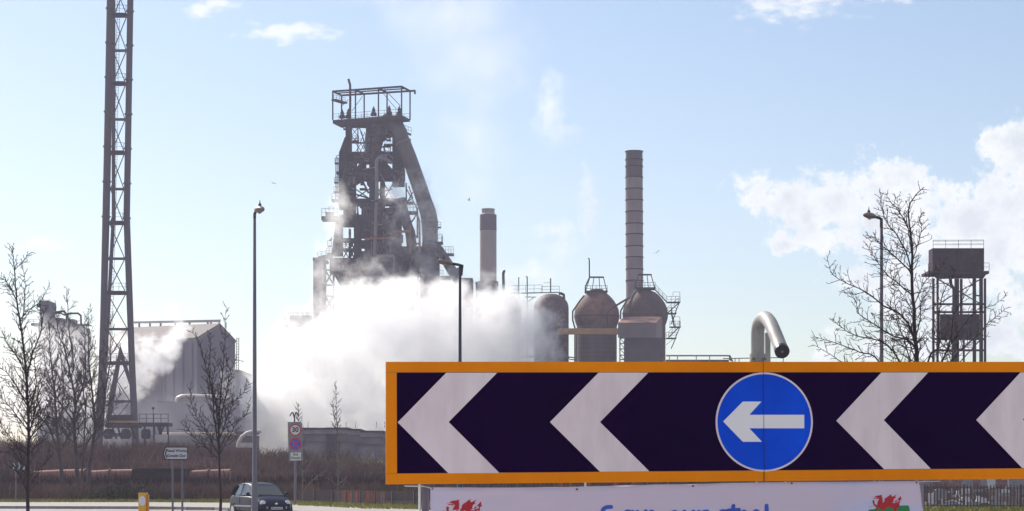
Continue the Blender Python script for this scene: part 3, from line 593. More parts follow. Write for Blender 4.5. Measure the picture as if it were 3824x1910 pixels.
b = MB(); b.beam(z3(1615, 710, 427), z3(1670, 710, 427), .06); b.beam(z3(1615, 710, 427), z3(1615, 745, 427), .06); b.beam(z3(1670, 710, 427), z3(1670, 790, 427), .08); b.beam(z3(1615, 908, 427), z3(1670, 908, 427), .06); b.beam(z3(1670, 908, 427), z3(1670, 990, 427), .08); b.beam(z3(1560, 1135, 427), z3(1615, 1088, 427), .08); b.build('guard_frame', steel, s4)
MB().tube([z3(1300, 735, 424), z3(1190, 800, 423), z3(1095, 862, 422), z3(1085, 885, 422), z3(1085, 990, 422)], .2, 8).build('crossover_pipe', steel, s4)
MB().tube([z3(1305, 735, 424), z3(1250, 770, 422), z3(1197, 860, 421), z3(1195, 930, 421)], .16, 8).build('crossover_pipe', steel, s4)
MB().tube([z3(1320, 700, 423), z3(1292, 740, 421), z3(1275, 790, 420), z3(1268, 850, 420)], .3, 8).build('downpipe', rust, s4)
b = MB(); k4 = 428 / F / T; c = z3(1393, 0, 428); b.lathe((c.x, 428, 0), [(184.5 * k4, z3(0, 888, 428).z), (184.5 * k4, z3(0, 878, 428).z)], 36); b.build('collar', rust, s4)
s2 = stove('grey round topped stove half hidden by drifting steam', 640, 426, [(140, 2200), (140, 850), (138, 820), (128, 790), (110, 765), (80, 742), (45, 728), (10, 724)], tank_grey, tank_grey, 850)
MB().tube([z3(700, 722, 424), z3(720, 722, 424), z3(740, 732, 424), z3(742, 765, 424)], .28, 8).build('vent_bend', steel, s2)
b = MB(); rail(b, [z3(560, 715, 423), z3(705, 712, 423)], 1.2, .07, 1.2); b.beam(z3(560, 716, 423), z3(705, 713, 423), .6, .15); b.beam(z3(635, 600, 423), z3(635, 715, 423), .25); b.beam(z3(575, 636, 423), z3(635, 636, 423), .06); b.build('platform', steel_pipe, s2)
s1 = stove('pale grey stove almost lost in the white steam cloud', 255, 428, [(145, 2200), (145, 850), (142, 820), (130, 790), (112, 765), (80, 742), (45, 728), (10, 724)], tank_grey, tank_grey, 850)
t = thing('pipe_bridge', 'ochre painted duct running level between the domed stoves', 'duct', (z3(940, 0, 420).x, 420, 0))
b = MB(); a = z3(690, 1050, 420); c = z3(1176, 1003, 420); b.box((a.x, 419.4, a.z), (c.x, 420.6, c.z)); b.build('duct', orange_beam, t)
for x_ in (820, 940, 1060): MB().beam(z3(x_, 1003, 419.35), z3(x_, 1050, 419.35), .15, .1).build('duct_flange', orange_beam, t)
t = thing('walkway', 'thin railed walkway on stilts above the steam beside the stoves', 'walkway', (z3(450, 0, 424).x, 424, 0))
b = MB(); b.beam(z3(300, 722, 424), z3(570, 716, 424), .9, .15); rail(b, [z3(300, 720, 424), z3(570, 714, 424)], 1.5, .07, 1.4); b.build('deck', steel_pipe, t)
b = MB(); b.beam(z3(448, 590, 424), z3(448, 2200, 424), .22); b.beam(z3(380, 592, 424), z3(380, 2200, 424), .2); b.beam(z3(430, 750, 424), z3(520, 752, 424), .2); b.beam(z3(450, 790, 424), z3(500, 755, 424), .2); b.beam(z3(437, 588, 424), z3(450, 591, 424), .22); b.build('post', steel_pipe, t)
t = thing('vent_pipe', 'dark upright vent pipe with a bent tip beside the concrete chimney', 'pipe', (z3(258, 0, 430).x, 430, 0))
MB().tube([z3(272, 543, 430), z3(262, 545, 430), z3(256, 560, 430), z3(258, 640, 430), z3(259, 2200, 430)], .28, 8).build('pipe', steel, t)
t = thing('pipe_rack', 'long low pipe rack with a railing just above the road sign', 'pipe rack', (P(2600, 0, 400).x, 400, 0))
b = MB(); b.tube([P(2487, 1329, 400), P(2722, 1329, 400)], .14, 8); b.tube([P(2700, 1340, 400), P(2930, 1336, 400)], .1, 6)
b.build('pipe', steel_light, t, True)
b = MB(); b.pbox(2487, 1344, 2722, 1420, 401, 8); b.hexa([P(2722, 1345, 400), P(2740, 1354, 400), P(2740, 1354, 404), P(2722, 1345, 404), P(2722, 1326, 400), P(2728, 1328, 400), P(2728, 1328, 404), P(2722, 1326, 404)]); b.pbox(2640, 1420, 2940, 1352, 402, 5) ; b.build('housing', rust_dome, t)
for x_ in (2500, 2530, 2600, 2650, 2745, 2760, 2850, 2925): MB().beam(P(x_, 1328 if x_ < 2700 else 1338, 400), P(x_, 1700, 400), .15).build('post', steel_light, t)
b = MB(); b.tube([z3(785, 1232, 432), z3(845, 1238, 432)], .14, 6); b.tube([z3(785, 1250, 432), z3(845, 1254, 432)], .12, 6); b.tube([z3(785, 1236, 434), z3(400, 1225, 434)], .3, 6); b.build('pipe', steel_light, t)

# ------------------------------------------------------------------ water tower
wt = thing('water_tower', 'boxy dark tank on tall steel legs beyond the bare tree', 'water tower', (P(3578, 0, 300).x, 300, 0))
def w(x, y, d=300): return P(3020 + x / 1.787, 660 + y / 1.787, d)
wd = mat('tank_plate', (.035, .018, .03), .8, .0, vs=.5, col2=(.065, .036, .045), spec=.1)
b = MB(); a = w(828, 628, 296); c = w(1168, 478, 296); b.box((a.x, 296, a.z), (c.x, 299, c.z)); b.build('tank', wd, wt)
for i in range(7):
    x_ = 828 + i * 56.6; MB().beam(w(x_, 628, 295.95), w(x_, 478, 295.95), .1, .12).build('tank_stiffener', wd, wt)
for y_ in (482, 530, 580): MB().beam(w(826, y_, 295.93), w(1170, y_, 295.93), .1, .1).build('tank_stiffener', wd, wt)
b = MB(); a = w(798, 648, 295); c = w(1204, 630, 295); b.box((a.x, 295, a.z), (c.x, 300, c.z)); b.build('walkway', wd, wt)
b = MB(); b.hexa([w(855, 684, 296.2), w(1165, 680, 296.2), w(1165, 680, 299), w(855, 684, 299), w(815, 649, 295.4), w(1190, 647, 295.4), w(1190, 647, 299.8), w(815, 649, 299.8)]); b.build('tank_base', wd, wt)
b = MB(); rail(b, [w(830, 476, 296), w(1168, 474, 296), w(1168, 480, 299), w(830, 482, 299), w(830, 476, 296)], 1.05, .05, 1.6); rail(b, [w(798, 630, 295), w(828, 630, 295)], 1.0, .05, .6); rail(b, [w(1168, 630, 295), w(1204, 630, 295), w(1204, 630, 300)], 1.1, .05, 1.1); b.build('railing', wd, wt)
for x_, d_, wdt in ((832, 296, .3), (1176, 296, .3), (860, 299, .28), (1150, 299, .45), (1105, 298, .42)): MB().beam(w(x_, 680, d_), w(x_ + (3 if x_ > 1000 else -1), 2700, d_), wdt).build('leg', wd, wt)
for pts, r_ in (([(945, 684), (950, 720), (968, 750), (968, 920)], .22), ([(988, 684), (988, 1240), (988, 2600)], .34), ([(1018, 684), (1018, 920)], .2), ([(968, 1090), (968, 2600)], .3), ([(1035, 1090), (1035, 2600)], .15)): MB().tube([w(x, y, 300) for x, y in pts], r_, 8).build('riser_pipe', wd, wt)
b = MB(); 
for y_ in (852, 905, 1085, 1160): b.beam(w(832, y_, 296), w(1176, y_, 296), .28)
b.beam(w(1105, 795, 298), w(1150, 795, 299), .2); b.build('cross_beam', wd, wt)
b = MB()
for y0, y1 in ((684, 852), (1085, 1400)):
    b.beam(w(860, y0, 299), w(1150, y1, 299), .14); b.beam(w(860, y1, 299), w(1150, y0, 299), .14)
b.build('brace', wd, wt)
b = MB(); a = w(880, 1085, 297); c = w(1140, 918, 297); b.box((a.x, 297.2, a.z), (c.x, 299.4, c.z)); b.build('lower_tank', wd, wt)

# ------------------------------------------------------------------ lattice stack at the left
ls = thing('lattice_mast', 'very tall mauve grey lattice mast of tubular legs with crossed bracing', 'lattice mast', (P(430, 0, 330).x, 330, 0))
Lc = [(-420, 399, 427, 478, 502), (0, 398.5, 426, 475, 498.5), (600, 386.6, 414.6, 465, 489), (810, 382, 410, 460.5, 485.5), (1200, 373.6, 398, 475, 499), (1400, 367, 394, 482, 507), (1640, 353, 384, 491, 519), (1800, 346, 378, 497, 526)]
def leg_at(y, side, d0=330):
    for a, b_ in zip(Lc, Lc[1:]):
        if a[0] <= y <= b_[0]:
            t_ = (y - a[0]) / (b_[0] - a[0]); v_ = [a[i] + (b_[i] - a[i]) * t_ for i in range(5)]; break
    x = (v_[1] + v_[2]) / 2 if side == 0 else (v_[3] + v_[4]) / 2
    r_ = ((v_[2] - v_[1]) if side == 0 else (v_[4] - v_[3])) / 2 * PM(330)
    return P(x, y, d0), r_
levels = [-400, -270, -140, -65, 60, 190, 315, 447, 573, 707, 835, 967, 1096, 1230, 1358, 1500, 1625]
for sd in (0, 1):
    pts, rr = [], []
    for y in [-420, 0, 300, 600, 810, 1000, 1200, 1400, 1640, 1790]: p_, r_ = leg_at(y, sd); pts.append(p_); rr.append(r_)
    MB().tube(pts, rr, 16).build('leg', mauve, ls, True)
    for y in (-250, -120, 32 if sd == 0 else 43, 160 if sd == 0 else 170, 289 if sd == 0 else 298, 418 if sd == 0 else 427, 548 if sd == 0 else 556, 679 if sd == 0 else 686, 810 if sd == 0 else 816):
        p_, r_ = leg_at(y, sd); MB().tube([p_ - Vector((0, 0, .1)), p_ + Vector((0, 0, .1))], r_ + .14, 16).build('flange', mauve, ls)
back = [P(424 + (0 if y < 810 else (y - 810) * -.055), y, 334 + max(0, y - 810) * .003) for y in (-420, 0, 400, 810, 1200, 1600, 1790)]
MB().tube(back, .3, 12).build('rear_leg', mauve, ls, True)
for i, (y0, y1) in enumerate(zip(levels, levels[1:])):
    a0, ra = leg_at(y0, 0); a1, _ = leg_at(y1, 0); c0, rc = leg_at(y0, 1); c1, _ = leg_at(y1, 1); o_ = Vector((0, -.1, 0))
    b = MB(); b.beam(a0 + Vector((ra, 0, 0)), c1 - Vector((rc, 0, 0)), .13); b.beam(a1 + Vector((ra, 0, 0)), c0 - Vector((rc, 0, 0)), .13)
    m0 = Vector((back[0].x, 334, a0.z)); 
    b.build('brace', mauve, ls)
    big_ = i % 2 == 1
    MB().beam(a1, c1, .35, .55 if (len(levels) - i) % 2 == 0 else .38).build('cross_beam', mauve, ls)
    if y1 in (60, 315, 573, 835, 1096, 1358):
        b = MB(); l_, r2 = a1 + Vector((ra, -.8, .35)), c1 + Vector((-rc, -.8, .35)); b.beam(l_.lerp(r2, 0) + Vector((0, .8, -.1)), r2 + Vector((0, .8, -.1)), 1.8, .12); rail(b, [l_, r2, r2 + Vector((0, 2.4, 0))], 1.15, .05, .8); b.build('platform', mauve, ls)
b = MB()
for (ya, yb) in zip(levels, levels[1:]):
    p0, r_ = leg_at(ya, 0); p1, _ = leg_at(yb, 0); a = p0 + Vector((r_ + .45, .5, 0)); c = p1 + Vector((r_ + .35, .5, 0))
    b.beam(a, c, .05); b.beam(a + Vector((.4, 0, 0)), c + Vector((.4, 0, 0)), .05)
    n = int((a - c).length / .45)
    for i in range(n): q_ = a.lerp(c, i / n); b.beam(q_, q_ + Vector((.4, 0, 0)), .04)
b.build('ladder', mauve, ls)
b = MB(); b.plate([P(448, 1290, 331), P(405, 1490, 331), P(400, 1560, 331), P(415, 1560, 331), P(450, 1340, 331), P(500, 1490, 331), P(506, 1470, 331)], (0, .5, 0)); b.build('base_brace', mauve, ls)
# machinery and platform at its foot
ft = thing('service_platform', 'railed steel platform at the foot of the lattice mast', 'platform', (P(570, 0, 328).x, 328, 0))
b = MB(); b.pbox(516, 1579, 629, 1592, 326, 4); b.build('deck', steel, ft)
b = MB(); rail(b, [P(520, 1579, 326), P(628, 1579, 326), P(628, 1579, 330)], 1.3, .09, .9); b.build('railing', steel, ft)
for x_ in (540, 575, 600, 626): MB().beam(P(x_, 1590, 327), P(x_ + 3, 1700, 327), .3).build('leg', steel, ft)
b = MB(); b.beam(P(590, 1592, 327), P(600, 1624, 327), .3); b.beam(P(612, 1592, 327), P(600, 1624, 327), .2); b.beam(P(572, 1579, 327), P(572, 1530, 327), .08); b.lathe(P(572, 1530, 327), [(.1, 0), (.22, .15), (.22, .3), (.05, .42)], 8); b.build('lamp_standard', steel, ft)
MB().pbox(578, 1624, 623, 1653, 326, 2).build('cabinet', mat('pale_cabinet', (.5, .45, .45), .6), ft)
mc_ = thing('pump_set', 'dark pumps and drums on a steel frame beneath the lattice mast', 'machinery', (P(450, 0, 322).x, 322, 0))
b = MB(); b.pbox(392, 1584, 512, 1597, 320, 4); b.pbox(398, 1550, 492, 1584, 321, 2) ; b.build('frame', steel, mc_)
MB().pbox(385, 1572, 520, 1579, 319.8, .2).build('pipe_run', orange_beam, mc_)
for x_ in (405, 470, 545): MB().lathe(P(x_, 1640, 321), [(.55, 0), (.72, .4), (.72, 1.1), (.5, 1.5)], 12).build('drum', steel, mc_, True)
for x_ in (430, 450, 500): MB().beam(P(x_ - 10, 1597, 321), P(x_ + 5, 1640, 321), .25).build('strut', steel, mc_)

# ------------------------------------------------------------------ sheds and plant at the left
sh = thing('gabled_shed', 'big grey industrial shed with steep gable and ridge vent behind the young tree', 'factory building', (P(735, 0, 400).x, 400, 0))
gl, gr, ap = P(735, 1266, 400), P(878, 1277, 425), P(822, 1213, 412)
ll, lr = P(380, 1290, 440), P(470, 1229, 452)
def down(p_, z=0.0): return Vector((p_.x, p_.y, z))
b = MB(); b.plate([down(gl), down(gr), gr, ap, gl], (-.05, .3, 0)); b.build('gable_wall', shed_wall, sh)
b = MB(); b.plate([down(ll), down(gl), gl, ll], (.05, .3, 0)); b.build('side_wall', shed_wall, sh)
b = MB(); b.plate([gl + Vector((0, 0, .02)), ap + Vector((0, 0, .02)), lr, ll], (0, 0, .25)); b.plate([ap, gr + Vector((.2, 0, 0)), P(560, 1290, 465), lr], (0, 0, .25)); b.build('roof', shed_roof, sh)
b = MB(); b.hexa([P(500, 1209, 448), P(822, 1204, 412), P(824, 1204, 414), P(502, 1209, 450), P(500, 1201, 448), P(823, 1194, 412), P(825, 1194, 414), P(502, 1201, 450)]); b.build('ridge_vent', steel_light, sh)
for x_ in (520, 560, 600, 655, 708, 776, 788, 818): MB().beam(P(x_, 1205, 427 - (x_ - 699) * .12), P(x_, 1222, 427 - (x_ - 699) * .12), .35).build('vent_post', steel_light, sh)
b = MB(); b.plate([P(735, 1266, 399.6), P(822, 1213, 411.6), P(822, 1218, 411.6), P(735, 1272, 399.6)], (0, .3, 0)); b.plate([P(822, 1213, 411.6), P(880, 1277, 424.6), P(880, 1283, 424.6), P(822, 1219, 411.6)], (0, .3, 0)); b.build('gable_trim', steel_light, sh)
for i in range(5):
    a = gl.lerp(gr, (i + 1) / 6); MB().beam(down(a) + Vector((-.03, -.1, 0)), down(a, 22.5) + Vector((-.03, -.1, 0)), .12).build('wall_rib', shed_wall, sh)
for i in range(11):
    a = gl.lerp(ll, (i + .5) / 11); MB().beam(down(a) + Vector((0, -.06, 0)), down(a, a.z - .3) + Vector((0, -.06, 0)), .07).build('wall_rib', shed_wall, sh)
b = MB(); b.beam(P(882, 1400, 424), P(884, 1262, 424), .12); b.beam(P(891, 1400, 424), P(892, 1262, 424), .12)
for i in range(14): b.beam(P(882, 1265 + i * 10, 424), P(892, 1265 + i * 10, 424), .1)
b.build('cage_ladder', steel_light, sh)
b = MB(); b.pbox(830, 1381, 892, 1700, 392, 20); b.build('annexe', shed_wall, sh)
t = thing('lean_to_shed', 'low grey shed with sunlit rounded roof edge in front of the gabled shed', 'factory building', (P(720, 0, 375).x, 375, 0))
b = MB(); b.pbox(520, 1500, 860, 1720, 376, 14); b.build('wall', shed_wall, t)
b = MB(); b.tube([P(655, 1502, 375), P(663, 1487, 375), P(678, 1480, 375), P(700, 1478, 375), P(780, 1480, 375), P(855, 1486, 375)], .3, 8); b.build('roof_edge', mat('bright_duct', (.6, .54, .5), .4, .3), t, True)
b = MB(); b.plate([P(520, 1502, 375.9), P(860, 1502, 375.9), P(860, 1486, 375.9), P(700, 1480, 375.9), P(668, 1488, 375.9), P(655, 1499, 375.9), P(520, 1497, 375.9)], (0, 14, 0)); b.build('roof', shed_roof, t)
t = thing('hopper_house', 'square grey bin house behind the mast legs', 'factory building', (P(522, 0, 372).x, 372, 0))
MB().pbox(468, 1397, 576, 1720, 373, 10).build('wall', mat('bin_cladding', (.10, .08, .105), .7, vs=.2, col2=(.14, .115, .14)), t)
b = MB(); rail(b, [P(468, 1397, 373), P(576, 1397, 373)], 1.1, .08, 1.1); b.build('railing', steel, t)
t = thing('stepped_building', 'bluish stepped plant building with pale ledges behind the slender trees', 'factory building', (P(280, 0, 385).x, 385, 0))
MB().pbox(212, 1562, 352, 1720, 385, 12).build('wall', shed_wall, t); MB().pbox(255, 1500, 352, 1562, 388, 9).build('upper_wall', shed_wall, t)
for y_ in (1562, 1594, 1618): MB().pbox(210, y_ - 3, 354, y_, 384.4, .5).build('ledge', steel_light, t)
t = thing('long_pipe_bridge', 'long level pipe bridge catching sun along its top before the sheds', 'pipe bridge', (P(750, 0, 350).x, 350, 0))
MB().tube([P(600, 1622, 350), P(880, 1620, 350)], .3, 10).build('pipe', mat('painted_sunlit_tan', (.55, .42, .3), .6, vs=.5, col2=(.4, .3, .22)), t, True)  # sunlit look of the pipe top is put into its tan colour
MB().pbox(560, 1627, 960, 1700, 351, 3).build('girder', mat('brown_girder', (.06, .04, .045), .85, vs=.3, col2=(.1, .07, .065)), t)
MB().pbox(835, 1612, 960, 1622, 350, 3).build('roof', steel, t)
t = thing('arched_pipe', 'pale pipe bent in a quarter arch behind the lamp post', 'pipe', (P(915, 0, 340).x, 340, 0))
MB().tube([P(887, 1672, 340), P(891, 1652, 340), P(903, 1632, 340), P(922, 1618, 340), P(945, 1612, 340), P(975, 1612, 340)], .28, 10).build('pipe', mat('pale_pipe', (.5, .46, .42), .5), t, True)
MB().pbox(882, 1654, 945, 1672, 341, 2).build('plinth', mat('pale_block', (.5, .45, .45), .8), t)
t = thing('low_shed', 'long low stepped shed with patchy pale walls beyond the green bank', 'factory building', (P(1280, 0, 330).x, 330, 0))
patch = mat('patchy_shed_wall', (.09, .07, .09), .85, vs=.35, col2=(.25, .21, .23)); darkpatch = mat('shed_dark_band', (.11, .085, .1), .85, vs=.4, col2=(.2, .15, .16))
for x0, x1, y0 in ((1120, 1216, 1601), (1216, 1300, 1600), (1300, 1345, 1605), (1345, 1431, 1612), (1431, 1520, 1618), (1520, 1700, 1622)):
    MB().pbox(x0, y0 + 48, x1, 1740, 331, 12).build('wall', patch, t)
    MB().pbox(x0, y0 + 20, x1, y0 + 48, 330.6, 12).build('fascia', darkpatch, t)
    MB().pbox(x0, y0 + 3, x1, y0 + 20, 330.3, 12).build('clerestory', mat('clerestory_panel', (.33, .27, .28), .7, vs=.5, col2=(.2, .15, .18)), t)
    MB().pbox(x0 - 1, y0 - 3, x1 + 1, y0 + 2.8, 329.9, 13).build('roof', steel, t)
MB().pbox(1218, 1622, 1258, 1740, 330.2, .3).build('doorway', steel, t)
for x_ in (1150, 1292, 1328, 1405, 1436): MB().beam(P(x_, 1600, 332), P(x_ + 1, 1575, 332), .06).build('aerial', steel, t)
t = thing('platform_house', 'small grey cabin on a railed stilt platform above the steam', 'cabin', (P(1125, 0, 440).x, 440, 0))
b = MB(); b.pbox(1082, 1178, 1160, 1215, 438, 5); b.build('cabin', steel_light, t)
b = MB(); rail(b, [P(1078, 1178, 437.5), P(1165, 1178, 437.5)], .5, .1, .9); b.pbox(1062, 1214, 1168, 1219, 437, 6); rail(b, [P(1062, 1214, 437), P(1082, 1214, 437)], 1.4, .08, .6); b.build('railing', steel, t)
for x_ in (1076, 1090, 1104, 1130, 1150): MB().beam(P(x_, 1219, 438), P(x_, 1700, 438), .22).build('leg', steel, t)
t = thing('coal_tower', 'square tower block with looped pipes in steam behind the bare tree tops', 'tower', (P(168, 0, 420).x, 420, 0))
MB().pbox(149, 1124, 184, 1700, 420, 6).build('tower_block', mat('bluish_cladding', (.09, .08, .11), .7, vs=.2, col2=(.13, .11, .13)), t)
b = MB(); b.pbox(138, 1137, 149, 1147, 420, 3); b.pbox(116, 1207, 148, 1217, 419, 4); rail(b, [P(104, 1206, 419), P(148, 1206, 419)], .6, .08, .8); b.build('side_platform', steel, t)
b = MB(); b.tube([P(190, 1189, 419), P(197, 1175, 419), P(215, 1166, 419), P(238, 1163, 419), (P(249, 1175, 419)), P(249, 1215, 419)], .22, 8); b.tube([P(195, 1190, 421), P(203, 1172, 421), P(225, 1170, 421), P(243, 1178, 421)], .15, 6); b.tube([P(250, 1175, 419), P(262, 1171, 419), P(292, 1171, 419), P(302, 1180, 419), P(303, 1212, 419)], .2, 8); b.build('looped_pipe', steel, t, True)
b = MB(); b.pbox(196, 1188, 232, 1216, 420, 4); b.pbox(255, 1192, 274, 1220, 420, 4); b.pbox(280, 1210, 328, 1214, 419, 4); b.pbox(140, 1216, 300, 1700, 421, 10); b.build('housing', mat('plant_housing', (.2, .18, .2), .75, vs=.15, col2=(.28, .25, .27)), t)

# ------------------------------------------------------------------ bare trees
def crv(pts, n=5):   # Catmull-Rom through points
    out = []; m = len(pts)
    for i in range(m - 1):
        p0, p1, p2, p3 = pts[max(0, i - 1)], pts[i], pts[i + 1], pts[min(m - 1, i + 2)]
        for k in range(n):
            t = k / n; out.append(.5 * ((2 * p1) + (p2 - p0) * t + (2 * p0 - 5 * p1 + 4 * p2 - p3) * t * t + (3 * p1 - p0 - 3 * p2 + p3) * t ** 3))
    out.append(pts[-1]); return out
SC = [1.0]
def twig(mb, R, p, d, Ln, r, lev, up):
    n = 4 if lev > 1 else 3; pts = [p]; rr = [r]; dd = d.normalized()
    for k in range(n):
        dd = (dd + Vector((R.gauss(0, .17), R.gauss(0, .17), R.gauss(0, .12) + up))).normalized(); pts.append(pts[-1] + dd * Ln / n); rr.append(max(r * (1 - .6 * (k + 1) / n), .0046 * SC[0]))
    mb.tube(pts, rr, 4 if lev > 1 else 3, caps=False)
    if lev > 0:
        kids = int(Ln / (.10 if lev == 1 else .16)) + 1; kids = min(kids, 9)
        for i in range(kids):
            t = .12 + .86 * (i + R.random()) / kids; f = t * n; k = min(n - 1, int(f)); b_ = pts[k].lerp(pts[k + 1], f - k); ax = (pts[k + 1] - pts[k]).normalized()
            side = ax.orthogonal().normalized(); side.rotate(Quaternion(ax, R.uniform(0, 6.283)))
            nd = (ax * .75 + side * R.uniform(.5, .95)).normalized()
            twig(mb, R, b_, nd, Ln * R.uniform(.25, .5) * (1.1 - .5 * t), max(rr[k] * .6, r * .22), lev - 1, up)
def along(R, mb, pts, r0, r1, n, lmin, lmax, t0, lev, up, scale=1.0):
    tot = sum((b - a).length for a, b in zip(pts, pts[1:])); cum = [0]
    for a, b in zip(pts, pts[1:]): cum.append(cum[-1] + (b - a).length)
    n = int(n * (1.0 if lmax > 1.1 else 2.0)); lmin *= 1.35; lmax *= 1.2
    for i in range(n):
        t = t0 + (1 - t0) * (i + R.random()) / n; s = t * tot; k = max(j for j in range(len(cum)) if cum[j] <= s); k = min(k, len(pts) - 2)
        f = (s - cum[k]) / max(1e-6, cum[k + 1] - cum[k]); p = pts[k].lerp(pts[k + 1], f); ax = (pts[k + 1] - pts[k]).normalized(); rad = r0 + (r1 - r0) * t
        side = ax.orthogonal().normalized(); side.rotate(Quaternion(ax, i * 2.4 + R.uniform(-.5, .5)))
        d = (ax * R.uniform(.5, 1) + side).normalized(); Ln = (lmax + (lmin - lmax) * t) * R.uniform(.65, 1.15)
        twig(mb, R, p, d, Ln, max(min(rad * .5, .0125 * scale), .0078 * scale), lev, up)
def tree(name, label, cat, d, m, seed, stems, group=None, mintr=.0):
    """stems: (points px, r0, r1, twigs, lmin, lmax, t0, levels, kind, depth spread)"""
    R = random.Random(seed); base = P(stems[0][0][0][0], HY, d); root = thing(name, label, cat, (base.x, d, 0), group=group)
    cr_ = MB()
    for pts, r0, r1, n, lmin, lmax, t0, lev, up, dsp in stems:
        dy = R.uniform(-dsp, dsp) if dsp else 0; m_ = len(pts)
        W3 = [P(x, y, d) + Vector((0, dy * i / max(1, m_ - 1), 0)) for i, (x, y) in enumerate(pts)]
        c_ = crv(W3, 5); k_ = len(c_)
        # small natural kinks
        for i in range(1, k_ - 1): c_[i] = c_[i] + Vector((R.gauss(0, .006), R.gauss(0, .006), 0)) * (d / 50)
        rr = [max(mintr, r1 + (r0 * .8 - r1) * (1 - i / (k_ - 1)) ** 1.25) for i in range(k_)]
        if lev >= 9: lev -= 10; MB().tube(c_, rr, 10).build('trunk', m, root, True)
        else: MB().tube(c_, rr, 6, caps=False).build('branch', m, root, True)
        if n: SC[0] = d / 45 * (.7 if d > 100 else 1); along(R, cr_, c_, r0, r1, n, lmin, lmax, t0, lev, up, d / 45)
    o = cr_.build('twigs', m, root); return root
def w2(*pts): return [(3020 + x / 1.787, 660 + y / 1.787) for x, y in pts]
tree('bare_tree', 'large spreading bare tree behind the road sign, its lower branches reaching across the water tower', 'tree', 42, bark, 11, [
    (w2((760, 2600), (745, 1900), (730, 1400), (715, 1100), (697, 850), (686, 650), (690, 500), (676, 350), (665, 225), (700, 140), (770, 70)), .07, .008, 30, .15, .75, .3, 12, .06, 0),
    (w2((735, 1300), (690, 1040), (610, 920), (500, 862), (410, 790), (330, 745), (220, 695), (150, 640), (120, 525)), .03, .004, 20, .12, .6, .15, 2, .08, .8),
    (w2((738, 1350), (700, 1120), (560, 1060), (420, 970), (340, 910), (325, 840), (265, 755)), .026, .004, 18, .12, .5, .2, 2, .08, 1.2),
    (w2((690, 650), (600, 560), (490, 470), (430, 410), (372, 422)), .02, .004, 14, .12, .42, .15, 2, .08, .6),
    (w2((688, 630), (640, 500), (580, 410), (500, 310), (460, 230), (445, 135)), .02, .004, 15, .12, .42, .15, 2, .08, .8),
    (w2((690, 520), (650, 350), (590, 250), (520, 190), (478, 135)), .014, .003, 10, .1, .35, .2, 2, .08, .6),
    (w2((678, 380), (640, 280), (615, 200), (615, 115)), .01, .003, 8, .1, .3, .2, 1, .08, .4),
    (w2((695, 800), (600, 720), (520, 660), (440, 560), (375, 455)), .02, .004, 13, .12, .42, .2, 2, .06, .9),
    (w2((700, 860), (770, 700), (840, 640), (855, 590)), .014, .003, 9, .1, .35, .2, 2, .08, .7),
    (w2((690, 560), (740, 440), (770, 320), (760, 270), (800, 215)), .013, .003, 10, .1, .32, .2, 2, .08, .6),
    (w2((715, 1080), (760, 920), (770, 850), (830, 760), (960, 640)), .018, .003, 12, .12, .4, .2, 2, .08, .9),
    (w2((745, 1500), (800, 1200), (850, 1150), (840, 960), (860, 800), (910, 700), (925, 640)), .028, .004, 18, .12, .5, .3, 2, .08, 1.1),
    (w2((745, 1600), (880, 1240), (930, 1090), (945, 930), (1000, 820), (1060, 700)), .026, .004, 16, .12, .45, .3, 2, .08, 1.3),
    (w2((750, 1700), (960, 1240), (1060, 1130), (1180, 1030), (1240, 965), (1310, 920), (1395, 850)), .03, .004, 22, .12, .5, .3, 2, .06, 1.0),
    (w2((745, 1500), (900, 1200), (1000, 1020), (1100, 900), (1200, 870), (1290, 800)), .02, .003, 14, .1, .4, .3, 2, .08, 1.4),
    (w2((740, 1600), (600, 1240), (480, 1110), (300, 1070), (190, 1010), (130, 958)), .026, .004, 20, .12, .48, .3, 2, .07, 1.0),
    (w2((742, 1700), (480, 1240), (350, 1170), (200, 1110), (110, 1080), (50, 1060)), .024, .004, 18, .12, .42, .35, 2, .06, 1.2),
    (w2((745, 1800), (400, 1330), (230, 1240), (150, 1185), (40, 1120)), .024, .004, 12, .12, .4, .4, 2, .06, 1.0),
    (w2((742, 1500), (640, 1180), (560, 1000), (520, 900), (490, 700)), .022, .003, 16, .12, .45, .3, 2, .09, 1.4),
    (w2((745, 1600), (700, 1250), (640, 1080), (660, 960), (600, 840), (520, 760)), .02, .003, 14, .12, .4, .3, 2, .09, 1.5)])
